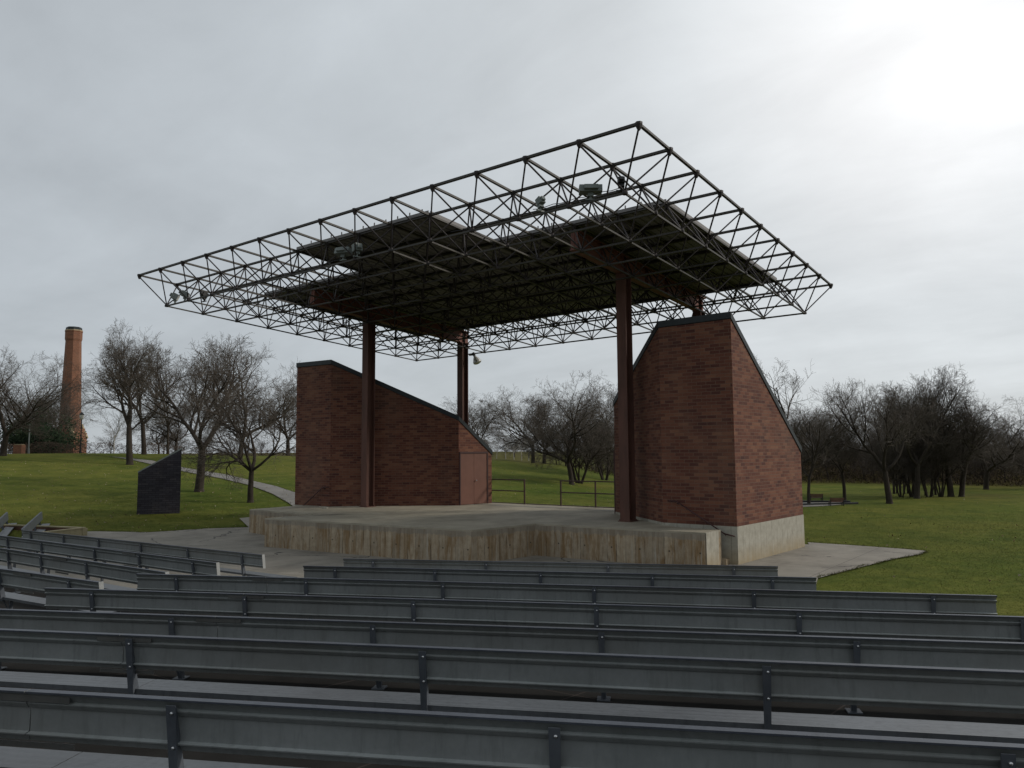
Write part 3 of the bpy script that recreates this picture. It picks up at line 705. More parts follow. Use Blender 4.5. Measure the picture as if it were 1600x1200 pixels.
line_bench(-2.15, (0, 855.6), (262, 893.7), (15.7, 67, 138), (95,), 'third grey metal bench back in the left block, its pale seat showing', G2, (2.5, .0), ends=(False, True), seat_ext=(0, .5))
line_bench(-2.00, (0, 887.6), (159, 909), (3, 112), (36,), 'short grey metal bench nearest in the left block, behind a main row end', G2, (2.2, 0), ends=(False, True), seat_ext=(0, 0))
G3 = 'benches of the far left seating block, seen end on'
def far_bench(pa, pb, z, label):
    a = at(*pa, zc(z)); b = at(*pb, zc(z)); a2 = a-(b-a).normalized()*1.5; Ln = (b-a2).length
    bench('stadium_bench', a2, b, [.4+2.3*i for i in range(int((Ln-.5)//2.3)+1)] , [], label, G3, rear=(-1, .45), seat_ext=(.2, .4))
far_bench((42, 820.7), (65.6, 799.7), -2.44, 'grey metal bench seen end on beside the planter, right one of two')
far_bench((-8, 818), (12, 800), -2.40, 'grey metal bench seen end on at the left photo edge, cut by the frame')

# ------------------------------------------------------------------ lights on the frame
def flood(u, v, h, face, size, label, mat=GREYM, tilt=-.25):
    base = FR(u, v, h); t = thing('floodlight', base, label, 'floodlight')
    fx = Vector(face).normalized(); up = Vector((0, 0, 1)); side = fx.cross(up).normalized()
    fx = (fx + up*tilt).normalized(); up2 = side.cross(fx).normalized()
    w, hh, dp = size; c = base+up*(.16+hh/2)
    m = MB(); m.box(c, (w, dp, hh), (side, fx, up2)); m.box(c-fx*(dp*.6), (w*.6, dp*.5, hh*.6), (side, fx, up2)); part(m, 'housing', mat, t)
    m = MB(); m.box(c+fx*(dp/2+.006), (w*.9, .01, hh*.85), (side, fx, up2)); part(m, 'lens', GREYM if mat is BLACKM else LAMPW, t)
    m = MB(); m.tube(base, base+up*.18, .03, .03, 8); m.box(base+up*.12, (.14, .10, .10), (side, fx, up2)); m.bar(base-side*.12, base+side*.12, .05, .03); part(m, 'bracket', mat, t)
flood(1.1, .5, HB-.03, (.8, .6, 0), (.54, .16, .26), 'green grey box floodlight on the frame edge near the high corner', GREYM, -.1)
flood(2.05, .5, HB-.05, (.2, .9, 0), (.17, .17, .16), 'small round grey light can on the front lower bar', GREYM, -.5)
flood(.56, .5, HB-.05, (.8, .6, 0), (.16, .14, .14), 'small black spotlight near the high front corner of the frame', BLACKM, -.4)
flood(6.85, .5, HB-.05, (.75, .2, 0), (.50, .18, .24), 'grey box floodlight over the middle of the frame front, lens towards the stage', GREYM, -.3)
flood(6.45, .5, HB-.05, (.2, .95, 0), (.24, .22, .22), 'smaller grey floodlight close beside the middle box floodlight', GREYM, -.2)
flood(13.2, .55, HB-.03, (.75, -.6, 0), (.30, .22, .22), 'outermost grey floodlight at the far left tip of the frame', GREYM, -.5)
flood(12.75, .55, HB-.03, (.75, -.6, 0), (.24, .20, .26), 'grey floodlight just inside the outermost one at the left tip', GREYM, -.5)
flood(12.3, .8, HB-.02, (.8, .0, 0), (.18, .18, .20), 'black spotlight inside the left tip of the frame', BLACKM, -.5)
m = MB()
for (u0, u1, hh) in ((1.1, 4.0, HB-.07), (.6, 2.2, HB-.10), (6.6, 9.5, HB-.07)): m.polyline([FR(u0+(u1-u0)*i/12, .5, hh+.012*math.sin(i*1.9)) for i in range(13)], .010, 5)
o = m.build('conduit', BLACKM); tag(o, 'thin black electric conduit lines along the front lower bar', 'conduit')
# bell lamp hanging by the far column
pc = FR(11, 9, .62); q = Vector((28.1, pc.y, 0)); base = at(740, 551, 0)
d = ray(741, 555); tt = 27.9/d.x; b0 = Vector((27.9, d.y*tt, CAMZ+d.z*tt))
t = thing('bell_lamp', b0, 'silver bell shaped lamp hanging beside the far left column', 'lamp')
m = MB(); ax = (Vector((cr.x, cr.y, 0))*.45+Vector((0, 0, -1))).normalized(); m.lathe(b0, ax, [(.0, 0), (.055, .0), (.07, .08), (.14, .19), (.20, .32), (.205, .37), (.17, .42), (.08, .455), (0, .465)], 20); part(m, 'shade', LAMPW, t, True)
m = MB(); m.tube(b0-ax*.02, b0+Vector((0, .30, .02)), .03, .03, 8); m.tube(b0-ax*.14, b0+ax*.02, .06, .07, 10); part(m, 'bracket', BLACKM, t)

# ------------------------------------------------------------------ slab monument, planter, park benches
p0 = hit(213.5, 804); vd = Vector((p0.x, p0.y, 0)).normalized(); pd = Vector((vd.y, -vd.x, 0)); pd.rotate(Matrix.Rotation(R(-3), 3, 'Z'))
d1 = ray(283.7, 705); tt_ = (p0.x*pd.y-p0.y*pd.x)/(d1.x*pd.y-d1.y*pd.x); p1 = Vector((d1.x*tt_, d1.y*tt_, p0.z))
t1 = p1; zb = p0.z
dd = (p1-p0).normalized(); nn_ = Vector((-dd.y, dd.x, 0))
if nn_.dot(Vector((1, 0, 0))) < 0: nn_ = -nn_
def z_at(px, py, p): 
    d = ray(px, py); t = p.xy.dot(d.xy)/d.xy.dot(d.xy); return CAMZ+d.z*t
za, zb2 = z_at(215.5, 737, p0), z_at(287, 700.5, p1)
t = thing('brick_marker', p0, 'dark blue-black brick block with a slanted top on the left lawn', 'monument')
q0, q1 = p0, p1; back0 = p0+nn_*.8; back1 = p1+nn_*.8
poly = [xy(q0), xy(q1), xy(back1), xy(back0)]
if area(poly) < 0: poly = poly[::-1]
Ld = (q1-q0).length
zf = lambda x, y: za+(zb2-za)*((Vector((x, y, 0))-Vector((q0.x, q0.y, 0))).dot(dd)/Ld)
m = MB(); m.prism(poly, zb-.3, lambda x, y: zf(x, y)-.03, False); part(m, 'brick_body', BRICK_BK, t)
cc = Vector((sum(p[0] for p in poly)/4, sum(p[1] for p in poly)/4)); op = [tuple(cc+(Vector(p)-cc)*1.015) for p in poly]
m = MB(); m.prism(op, lambda x, y: zf(x, y)-.05, lambda x, y: zf(x, y)+.02); part(m, 'metal_coping', GREYM, t)

def planter():
    a = at(-30, 833, .0); b = at(134, 834.5, .0); tp = .42
    t = thing('planter_wall', b, 'low rusty brown planter wall with a tan cap behind the far left benches', 'planter')
    c = b+Vector((1.2, 1.0, 0))
    a2, b2 = at(-30, 832, 0), b; back = Vector((3.0, .6, 0))
    m = MB(); k = at(0, 820, tp)
    L1 = (at(-40, 819, tp), at(131, 825.5, tp))   # far long wall
    e = L1[1]; f0 = L1[0]; dr = (e-f0).normalized(); nr = Vector((-dr.y, dr.x, 0)); nr = nr if nr.x < 0 else -nr
    m.bar(f0-Vector((0, 0, tp/2)), e-Vector((0, 0, tp/2)), .15, tp); part(m, 'long_wall', TIMBER, t)
    m = MB(); m.bar(f0+Vector((0, 0, .02)), e+Vector((0, 0, .02)), .18, .04)
    m.bar(e+Vector((0, 0, .02)), e+nr*2.2+Vector((0, 0, .02)), .18, .04); m.box(e+nr*.02-Vector((0, 0, tp/2)), (.20, .20, tp), (dr, nr, Vector((0, 0, 1)))); part(m, 'cap', CAPM, t)
    m = MB(); m.bar(e+nr*.1-Vector((0, 0, tp/2+.0)), e+nr*2.2-Vector((0, 0, tp/2)), .14, tp-.005); part(m, 'end_wall', CAPM, t)
planter()

def park_bench(px, py, wpx, label):
    p = hit(px, py); t = thing('park_bench', p, label, 'bench', 'red brown park benches by the small path')
    w = .80; dl = Vector((cr.x, cr.y, 0)).normalized(); dn = Vector((-cf.x, -cf.y, 0)).normalized(); U = Vector((0, 0, 1))
    for k in range(4):
        m = MB(); m.box(p+U*(.27+.055*k)+dn*(.01+.006*k), (w, .02, .048), (dl, dn, U)); part(m, 'back_slat', WOODB, t)
    m = MB()
    for k in range(3): m.box(p+U*.22-dn*(.04+.07*k), (w, .06, .02), (dl, dn, U))
    part(m, 'seat', WOODB, t)
    for s_ in (-w/2+.03, w/2-.03):
        m = MB(); m.box(p+dl*s_+U*.235+dn*.01, (.04, .035, .49), (dl, dn, U)); m.box(p+dl*s_+U*.10-dn*.22, (.04, .035, .24), (dl, dn, U)); m.box(p+dl*s_+U*.20-dn*.1, (.04, .22, .03), (dl, dn, U))
        part(m, 'leg', BLACKM, t)
park_bench(1308, 790.5, 16, 'red brown slatted park bench on the small path right of the brick wing')
park_bench(1276, 783.5, 16, 'dark park bench further back beside the tree right of the brick wing')
drape('small_path', [xy(hit(*q)) for q in ((1240, 785), (1290, 785.5), (1335, 785.5), (1340, 786.5), (1320, 788.3), (1290, 791), (1240, 793))], PATHM, .02, 'small paved strip with park benches on the right lawn', 'path', 2.0)
m = MB()
for q0, q1 in (((1240, 785), (1328, 785)), ((1240, 790), (1340, 787.5))):
    a, b = hit(*q0), hit(*q1); m.bar(a+Vector((0, 0, .05)), b+Vector((0, 0, .05)), .15, .12)
o = m.build('path_edging', BLACKM); tag(o, 'dark timber edging along the small path on the right lawn', 'edging')

# ------------------------------------------------------------------ chimney and things on the hill
def gz(p): return ground(p.x, p.y)
cb = azp(107.5, 112); cb.z = gz(cb)
chim = thing('brick_chimney', cb, 'tall octagonal orange brick chimney tapering upwards on the left horizon', 'chimney')
cr_r = ray(110, 511); zt = CAMZ + cr_r.z/math.hypot(cr_r.x, cr_r.y)*112
def octo(c, r, z, rot=.35): return [Vector((c.x+r*math.cos(rot+math.pi/4*i), c.y+r*math.sin(rot+math.pi/4*i), z)) for i in range(8)]
def octshaft(c, levels, cap=True):
    m = MB(); rings = [octo(c, r, z) for r, z in levels]
    for a, b in zip(rings, rings[1:]):
        for i in range(8):
            j = (i+1) % 8; s0 = (a[j]-a[i]).length; m.face([a[i], a[j], b[j], b[i]], [(i*1.3, a[i].z), (i*1.3+s0, a[i].z), (i*1.3+s0, b[i].z), (i*1.3, b[i].z)])
    if cap: m.face(rings[-1])
    return m
hgt = zt-cb.z
part(octshaft(cb, [(1.28, cb.z+2.5), (1.08, cb.z+hgt*.55), (.90, zt-1.8), (.95, zt-1.65), (.98, zt-1.55), (.98, zt-.65), (1.02, zt-.62), (1.02, zt-.50)]), 'shaft', BRICK_CH, chim)
part(octshaft(cb, [(.99, zt-.499), (.99, zt-.36)]), 'stone_band', STONE, chim)
part(octshaft(cb, [(.92, zt-.36), (.92, zt-.12), (.8, zt)]), 'cap', FASC, chim)
fx = Vector((cf.x, cf.y, 0)).normalized(); rx = Vector((cr.x, cr.y, 0)).normalized(); UZ = Vector((0, 0, 1))
m = MB(); c0 = cb - rx*.15; m.box(c0+UZ*1.2, (3.1, 3.0, 3.4), (rx, fx, UZ)); m.box(c0+UZ*3.0, (2.7, 2.7, .9), (rx, fx, UZ)); part(m, 'brick_base', BRICK_CH, chim)
m = MB(); m.bar(c0+rx*1.6-fx*1.55+UZ*2.2, c0+rx*.8-fx*1.45+UZ*4.0, .35, .35); m.bar(c0+rx*1.6+fx*1.3+UZ*2.2, c0+rx*.8+fx*1.3+UZ*4.0, .35, .35); part(m, 'buttress', STONE, chim)

def hedge(px0, px1, r, h, label, seed):
    rnd = np.random.RandomState(seed); a = azp(px0, r); b = azp(px1, r); Ln = (b-a).length; n = int(Ln*220)
    s = rnd.rand(n); w = rnd.randn(n)*.28; z = rnd.rand(n)*h*(1+.12*np.sin(s*37)); 
    m = MB(); d = (b-a).normalized(); nn2 = Vector((-d.y, d.x, 0))
    for i in range(n):
        p = a+(b-a)*float(s[i])+nn2*float(w[i]); p.z = gz(p)+float(z[i]); l = .18; dv = Vector(rnd.randn(3)); dv.normalize(); e = dv.orthogonal().normalized()*.022
        m.f.append((len(m.v), len(m.v)+1, len(m.v)+2)); m.uv.append([(0, 0)]*3); m.v += [tuple(p-e-dv*l), tuple(p+e-dv*l), tuple(p+dv*l)]
    m2 = m.build('hedge', HEDGEM); tag(m2, label, 'hedge'); return m2
hedge(-260, 290, 86, 1.0, 'low clipped brown hedge in front of the chimney', 3)
hedge(300, 470, 88, .75, 'low brown hedge on the skyline behind the left trees', 4)
bx = azp(30, 83.5); bx.z = gz(bx); t = thing('brick_pier', bx, 'small orange brick pier with pale cap at the end of the hedge', 'pier')
m = MB(); m.box(bx+UZ*.35, (.75, .6, .9), (rx, fx, UZ)); part(m, 'brick_body', BRICK_CH, t)
m = MB(); m.box(bx+UZ*.83, (.62, .5, .06), (rx, fx, UZ)); part(m, 'cap', CAPM, t)
def lamppost(px, r, h, label, head=True):
    p = azp(px, r); p.z = gz(p); t = thing('lamp_post', p, label, 'lamp post')
    m = MB(); m.tube(p-UZ*.1, p+UZ*h, .07, .045, 8); m.tube(p, p+UZ*.5, .12, .08, 8); part(m, 'pole', BLACKM if head else GREYM, t)
    if head:
        m = MB(); m.lathe(p+UZ*h, UZ, [(.06, 0), (.17, .12), (.20, .45), (.0, .46)], 10); part(m, 'lantern', LAMPW, t)
        m = MB(); m.lathe(p+UZ*(h+.46), UZ, [(.25, 0), (.12, .16), (.03, .24), (.02, .34), (0, .36)], 10); part(m, 'lantern_cap', BLACKM, t)
lamppost(125.5, 84, 3.2, 'black lantern lamp post right of the chimney base')
lamppost(44.5, 84, 2.7, 'thin plain grey pole in front of the dark evergreen shrub', False)
# shrubs
def leafball(name, c, rx_, rz_, n, mat, label, cat, seed, sz=.16):
    rnd = np.random.RandomState(seed); t = thing(name, c, label, cat); m = MB()
    cl = [(rnd.randn(3)*np.array([rx_*.45, rx_*.45, rz_*.33]), .3+rnd.rand()*.5) for _ in range(26)]
    for i in range(n):
        q, s = cl[rnd.randint(26)]; o = q+rnd.randn(3)*s*.55*rx_*.5
        p = Vector((c.x+o[0], c.y+o[1], c.z+rz_*.5+o[2]*1.0))
        if p.z < c.z-.1: continue
        dv = Vector(rnd.randn(3)).normalized(); e = dv.orthogonal().normalized()*sz*.35; k = len(m.v)
        m.v += [tuple(p-e), tuple(p+e), tuple(p+dv*sz)]; m.f.append((k, k+1, k+2)); m.uv.append([(0, 0)]*3)
    part(m, 'foliage', mat, t)
    m = MB(); m.tube(c-UZ*.1, c+UZ*rz_*.5, .1, .05, 6); part(m, 'trunk', BARK, t)
p = azp(46, 90); p.z = gz(p); leafball('evergreen_shrub', p, 3.6, 3.4, 9000, EVERG, 'broad dark evergreen shrub left of the chimney', 'shrub', 5, .22)
p = azp(70, 89); p.z = gz(p); leafball('evergreen_shrub', p, 2.6, 2.2, 5000, EVERG, 'smaller dark evergreen shrub against the chimney base', 'shrub', 6, .2)

# ------------------------------------------------------------------ bare trees
class Tree:
    """bare winter tree grown recursively; segments kept as (p0, p1, r0, r1, level)"""
    def __init__(s, seed, H=10, spread=1.0, trunk_r=.22, fork=.25, lean=(0, 0), stems=1, levels=5, kids=(7, 6, 6, 5, 4), up=.25, droop=0.0, gnarl=.16, ang=(28, 52), stem_spread=.35, low=2):
        s.low = low
        s.rs = random.Random(seed); s.seg = []; s.H = H; s.up = up; s.gn = gnarl; s.kids = kids; s.levels = levels; s.ang = ang; s.droop = droop; s.spread = spread
        for k in range(stems):
            a = s.rs.random()*6.28 if stems > 1 else 0
            sp = stem_spread if stems > 1 else 0
            a = 6.28*k/max(1, stems)+s.rs.uniform(-.5, .5)
            d = Vector((math.cos(a)*sp+lean[0], math.sin(a)*sp+lean[1], 1)).normalized()
            p = Vector((math.cos(a)*.25, math.sin(a)*.25, -.15)) if stems > 1 else Vector((0, 0, -.15))
            s.trunk(p, d, H, trunk_r*(s.rs.uniform(.6, 1) if stems > 1 else 1), fork)
    def trunk(s, p, d, H, r, fork):
        rs = s.rs; h0 = H*fork; n = 5; q = p
        s.seg.append((q, q+d*.35, r*1.45, r*1.1, 0)); q = q+d*.35
        for i in range(n):
            d = (d+Vector((rs.gauss(0, .04), rs.gauss(0, .04), 0))).normalized(); q2 = q+d*(h0/n)
            s.seg.append((q, q2, r*(1.1-.25*i/n), r*(1.1-.25*(i+1)/n), 0)); q = q2
        r *= .85; k = rs.choice((3, 3, 4)); rem = H-h0
        a0 = rs.random()*6.28
        for i in range(k):
            a = a0+6.28*i/k+rs.uniform(-.4, .4); tilt = R(rs.uniform(14, 40))*s.spread*(.5 if i == 0 else 1)
            dd = (d*math.cos(tilt)+Vector((math.cos(a), math.sin(a), 0))*math.sin(tilt)).normalized()
            s.branch(q, dd, rem*rs.uniform(.80, 1.0)*(1 if i == 0 else .92), r*(.80 if i == 0 else rs.uniform(.6, .75)), 1)
        for i in range(s.low):                # low side limbs
            a = rs.random()*6.28; dd = (Vector((math.cos(a), math.sin(a), .75))).normalized()
            s.branch(q-d*(h0*rs.uniform(.0, .15)), dd, rem*rs.uniform(.42, .58), r*.38, 1)
    def branch(s, p, d, ln, r, lv):
        rs = s.rs; n = (8, 7, 6, 5, 3, 2)[min(lv, 5)]; q = p; dirs = []; rr = r
        gn = s.gn*(.75, .85, .65, .38, .3, .2)[min(lv, 5)]; step = ln/n; pts = [(q, d, r)]
        for i in range(n):
            u = s.up*(.5 if lv == 1 else 1)*(1 if lv < 4 else .5)
            d = (d+Vector((rs.gauss(0, gn), rs.gauss(0, gn), rs.gauss(0, gn)+u*(.18, .18, .16, .10, .06, .04)[min(lv, 5)]-s.droop*.1*(i/n)))).normalized()
            q2 = q+d*step*rs.uniform(.85, 1.15); r2 = max(.004, r*(1-(i+1)/n*.78))
            s.seg.append((q, q2, rr, r2, lv)); q = q2; rr = r2; pts.append((q, d, rr))
        if lv >= s.levels: return
        k = s.kids[min(lv-1, len(s.kids)-1)]; k = max(2, int(round(k*rs.uniform(.8, 1.2))))
        for i in range(k):
            f = .18+.80*(i+rs.random())/k; idx = f*n; a = int(min(n-1, idx)); t = idx-a
            bp = pts[a][0].lerp(pts[a+1][0], t); bd = pts[a+1][1]; br_ = pts[a][2]*(1-t)+pts[a+1][2]*t
            an = R(rs.uniform(*s.ang)+(0 if lv < 3 else 6)); o = bd.orthogonal().normalized(); o.rotate(Matrix.Rotation(rs.random()*6.28, 3, bd))
            cd = (bd*math.cos(an)+o*math.sin(an)).normalized()
            cl = ln*(.72 if lv < 3 else .62)*(1-.42*f)*rs.uniform(.75, 1.15)
            s.branch(bp, cd, max(cl, .22), max(.004, min(br_*.72, r*.55)), lv+1)
    def meshes(s, minr=.006):
        out = []
        for lo, hi in ((0, 2), (3, 9)):
            sg = [q for q in s.seg if lo <= q[4] <= hi]
            if not sg: out.append(None); continue
            P0 = np.array([tuple(q[0]) for q in sg]); P1 = np.array([tuple(q[1]) for q in sg])
            r0 = np.maximum([q[2] for q in sg], minr); r1 = np.maximum([q[3] for q in sg], minr*.8)
            D = P1-P0; l = np.linalg.norm(D, axis=1, keepdims=True); D /= np.maximum(l, 1e-6)
            X = np.cross(D, np.array([.3, .9, .2])); X /= np.maximum(np.linalg.norm(X, axis=1, keepdims=True), 1e-6); Y = np.cross(D, X)
            n = 7 if lo == 0 else 3; V = []
            for i in range(n):
                t = 2*math.pi*i/n; o = X*math.cos(t)+Y*math.sin(t); V.append(P0+o*r0[:, None]); V.append(P1+D*.01+o*r1[:, None])
            V = np.stack(V, 1); m = len(sg); V = V.reshape(-1, 3); b = (np.arange(m)*2*n)[:, None]
            Fs = np.concatenate([b+np.array([2*i, 2*((i+1) % n), 2*((i+1) % n)+1, 2*i+1]) for i in range(n)], 0)
            me = bpy.data.meshes.new('crown' if lo else 'trunk'); me.vertices.add(len(V)); me.vertices.foreach_set('co', V.astype(np.float32).ravel())
            me.loops.add(Fs.size); me.loops.foreach_set('vertex_index', Fs.astype(np.int32).ravel()); me.polygons.add(len(Fs))
            me.polygons.foreach_set('loop_start', (np.arange(len(Fs))*4).astype(np.int32)); me.polygons.foreach_set('loop_total', np.full(len(Fs), 4, np.int32))
            if lo == 0: me.polygons.foreach_set('use_smooth', [True]*len(Fs))
            me.update(calc_edges=True); out.append(me)
        return out
PROTO = {}
def proto(key, barkm=BARK, twigm=TWIG, minr=.008, **kw):
    if key not in PROTO:
        t = Tree(**kw); a, b = t.meshes(minr)
        a.materials.append(barkm); b.materials.append(twigm)
        top = max(q[1].z for q in t.seg); PROTO[key] = (a, b, top)
    return PROTO[key]
def put_tree(key, p, height, rot, label, group=None, wid=1.0, name='bare_tree', cat='tree'):
    a, b, top = PROTO[key]; e = thing(name, p, label, cat, group); sc = height/top
    e.rotation_euler.z = rot; e.scale = (sc*wid, sc*wid, sc)
    for nm, me in (('trunk', a), ('crown', b)):
        o = bpy.data.objects.new(nm, me); COL.objects.link(o); o.parent = e
    return e
proto('oakish', seed=11, H=10, spread=1.35, trunk_r=.25, fork=.20, levels=5, kids=(9, 7, 6, 4), ang=(30, 54), up=.35)
proto('vase', seed=23, H=10, spread=1.0, trunk_r=.26, fork=.26, low=0, levels=5, kids=(9, 7, 6, 4), up=.5, ang=(28, 50))
proto('leaning', seed=6, H=10, spread=1.2, trunk_r=.25, fork=.30, low=1, lean=(.05, -.04), levels=5, kids=(9, 7, 6, 4), ang=(30, 54), up=.25, gnarl=.2)
proto('round', seed=41, H=10, spread=1.6, trunk_r=.22, fork=.26, low=1, levels=5, kids=(9, 7, 6, 4), up=.15, ang=(30, 55))
proto('multi', seed=8, H=10, spread=.9, trunk_r=.17, fork=.2, stems=4, levels=4, kids=(8, 6, 5), up=.3, gnarl=.2, stem_spread=.32, minr=.008)
proto('tall', seed=77, H=10, spread=.75, trunk_r=.15, fork=.3, levels=5, kids=(7, 6, 5, 4), up=.45, ang=(25, 45), minr=.008)
proto('wood_a', BARK, TWIGD, .008, seed=91, H=10, spread=.8, trunk_r=.13, fork=.3, levels=4, kids=(8, 6, 5), up=.4)
proto('wood_b', BARK, TWIGD, .008, seed=92, H=10, spread=1.0, trunk_r=.15, fork=.22, levels=4, kids=(8, 6, 5), up=.3)
proto('wood_c', BARK, TWIGD, .008, seed=93, H=10, spread=.9, trunk_r=.10, fork=.15, stems=3, levels=4, kids=(7, 6, 5), up=.35)
proto('sapling', BARKP, TWIG, .008, seed=31, H=6, spread=.7, trunk_r=.05, fork=.3, levels=3, kids=(9, 6, 4), up=.5)

def tree_px(key, px, py, top_py, rot, label, group=None, wid=1.0, r=None, name='bare_tree'):
    p = hit(px, py) if r is None else azp(px, r)
    p.z = ground(p.x, p.y)
    dist = math.hypot(p.x, p.y); dz = ray(px, top_py); h = CAMZ + dz.z/math.hypot(dz.x, dz.y)*dist - p.z
    return put_tree(key, p, h, rot, label, group, wid, name)
tree_px('leaning', 203, 726, 497, 2.6, 'tall dark bare tree nearest the chimney, trunk by the upper path', wid=1.0)
tree_px('vase', 311, 768, 510, .4, 'broad bare tree with a thick forked trunk behind the slanted marker', wid=1.05)
tree_px('round', 391, 785, 572, 1.1, 'low spreading bare tree with straight trunk, nearest to the left brick wing', wid=1.15)
tree_px('vase', 225, 712, 520, 2.2, 'bare tree just behind the tall one nearest the chimney', wid=.8, r=78)
tree_px('tall', 262, 712, 545, .9, 'slim bare tree between the two biggest trees on the left hill', r=82)
tree_px('oakish', 375, 712, 520, 3.0, 'large bare tree behind the spreading one on the left hill', r=70, wid=.9)
tree_px('round', 275, 712, 618, 2.0, 'low wide bare tree on the skyline behind the slanted marker', r=92, wid=1.3)
tree_px('round', 248, 712, 640, 4.0, 'small dark bare tree on the skyline left of the slanted marker', r=95, wid=1.2)
tree_px('oakish', 450, 712, 578, .6, 'pale bare tree seen just left of the left brick wing', r=100, wid=1.1)
tree_px('oakish', 5, 712, 535, 1.5, 'large bare tree cut by the left photo edge', r=76, wid=1.2)
tree_px('round', 75, 712, 598, .2, 'rounded bare tree in front of the chimney foot', r=100, wid=1.3)
tree_px('multi', 55, 712, 590, 1.2, 'bare tree with several stems between the photo edge and the chimney', r=96, wid=1.2)
tree_px('sapling', 178, 712, 632, 1.0, 'thin pale young tree alone right of the chimney', r=80, wid=1.4, name='young_tree')
tree_px('sapling', 173, 710, 655, 2.0, 'small second young tree right of the chimney', r=95, name='young_tree')
# behind the stage
tree_px('round', 748, 715, 608, 3.1, 'rounded bare tree above the left wing roof beside the far column', r=78, wid=1.15)
tree_px('oakish', 893, 757, 578, 5.1, 'biggest bare tree seen in the gap at the back of the stage', wid=1.0)
tree_px('multi', 905, 755, 600, .3, 'leaning bare tree with several stems beside the biggest one in the stage gap', wid=1.1)
tree_px('round', 833, 722, 598, 2.2, 'wide low bare tree on the slope left in the stage gap', r=84, wid=1.3)
tree_px('oakish', 850, 724, 604, .7, 'dark bare tree right beside the wide low one in the stage gap', r=86, wid=1.1)
tree_px('multi', 945, 750, 590, 4.1, 'bare tree with thin stems just left of the right column', wid=1.0)
tree_px('tall', 965, 748, 575, 3.3, 'tall bare tree half hidden by the right column', r=72, wid=1.2)
for k, (px, r, top) in enumerate(((790, 120, 672), (803, 118, 680), (815, 122, 676), (826, 125, 668), (776, 124, 680))):
    tree_px('sapling', px, 715, top, k*1.3, 'thin distant sapling on the skyline in the stage gap', 'distant saplings on the skyline', 1.6, r, 'young_tree')
# right side
tree_px('oakish', 1222, 790, 553, 2.6, 'tall bare tree rising right behind the right brick wing', wid=1.0, r=50)
tree_px('tall', 1264, 789, 615, 1.9, 'slim bare tree beside the park benches', wid=1.2)
tree_px('tall', 1320, 782, 612, 4.4, 'slim bare tree just behind the park benches', wid=1.3)
tree_px('vase', 1390, 787, 585, 1.7, 'bare tree standing forward on the right lawn with straight grey trunk', wid=.95)
tree_px('vase', 1433, 779, 572, 5.3, 'tall pale bare tree in the clump on the right lawn', wid=.85)
tree_px('leaning', 1486, 776, 566, 3.6, 'tallest bare tree at the right end of the clump', wid=1.0)
tree_px('leaning', 1502, 776, 612, 5.6, 'leaning bare tree reaching towards the right photo edge', wid=1.2)
tree_px('oakish', 1541, 765, 610, .5, 'bare tree with forked trunk near the right photo edge', wid=1.1)
tree_px('oakish', 1606, 764, 640, 1.9, 'bare tree cut by the right photo edge', wid=1.1)
rs = random.Random(4)
for k, px in enumerate((1397, 1402, 1408, 1413, 1419, 1425, 1428, 1446, 1452, 1457, 1462, 1470)):
    tree_px(('tall', 'wood_a', 'multi')[k % 3], px, 773+rs.uniform(-3, 4), 600+rs.uniform(0, 50), rs.random()*6.28, 'one of the thin dark stems crowded together in the clump on the right lawn', 'dark stems of the clump on the right lawn', .85)
# the dense wood at the back right and behind the stage
rs = random.Random(12)
for k in range(96):
    px = 1010+ (k*6.62) + rs.uniform(-6, 6); r = rs.choice((82, 88, 95, 104, 114))+rs.uniform(-3, 3)
    env = np.interp(px, [1000, 1180, 1240, 1300, 1350, 1410, 1470, 1520, 1560, 1640], [640, 640, 632, 640, 655, 640, 628, 655, 672, 680])
    tree_px(('wood_a', 'wood_b', 'wood_c')[k % 3], px, 700, env+rs.uniform(-8, 26), rs.random()*6.28, 'bare tree in the dense dark wood behind the right lawn', 'trees of the dark wood', rs.uniform(.9, 1.35), r)
for k in range(18):
    px = 860+k*8.2+rs.uniform(-3, 3)
    tree_px(('wood_c', 'wood_b')[k % 2], px, 730, 655+rs.uniform(-10, 25), rs.random()*6.28, 'small bare tree in the thicket seen through the back of the stage', 'trees of the thicket behind the stage', 1.1, rs.uniform(84, 100))
for k in range(30):
    px = rs.uniform(-40, 860)
    tree_px(('wood_c', 'wood_b', 'round')[k % 3], px, 710, 672+rs.uniform(-8, 14), rs.random()*6.28, 'small far bare tree low on the skyline', 'far trees low on the skyline', 1.3, rs.uniform(150, 230))

# ------------------------------------------------------------------ stuff: brush under the wood, grass blades, fallen leaves
def scatter(name, label, cat, mat, X, Y, Z, length, width, upw, seed):
    rnd = np.random.RandomState(seed); n = len(X); P = np.stack([X, Y, Z], 1)
    D = rnd.randn(n, 3); D[:, 2] = np.abs(D[:, 2])+upw; D /= np.linalg.norm(D, axis=1, keepdims=True)
    E_2 = np.cross(D, rnd.randn(n, 3)); E_2 /= np.linalg.norm(E_2, axis=1, keepdims=True)
    l = np.broadcast_to(length, n)*rnd.uniform(.5, 1.2, n); w = np.broadcast_to(width, n)
    V = np.stack([P-E_2*w[:, None], P+E_2*w[:, None], P+D*l[:, None]], 1).reshape(-1, 3)
    me = bpy.data.meshes.new(name); me.vertices.add(3*n); me.vertices.foreach_set('co', V.astype(np.float32).ravel())
    me.loops.add(3*n); me.loops.foreach_set('vertex_index', np.arange(3*n, dtype=np.int32)); me.polygons.add(n)
    me.polygons.foreach_set('loop_start', (np.arange(n)*3).astype(np.int32)); me.polygons.foreach_set('loop_total', np.full(n, 3, np.int32))
    me.update(calc_edges=True); me.materials.append(mat); o = bpy.data.objects.new(name, me); COL.objects.link(o); tag(o, label, cat, kind='stuff'); return o
rnd = np.random.RandomState(2)
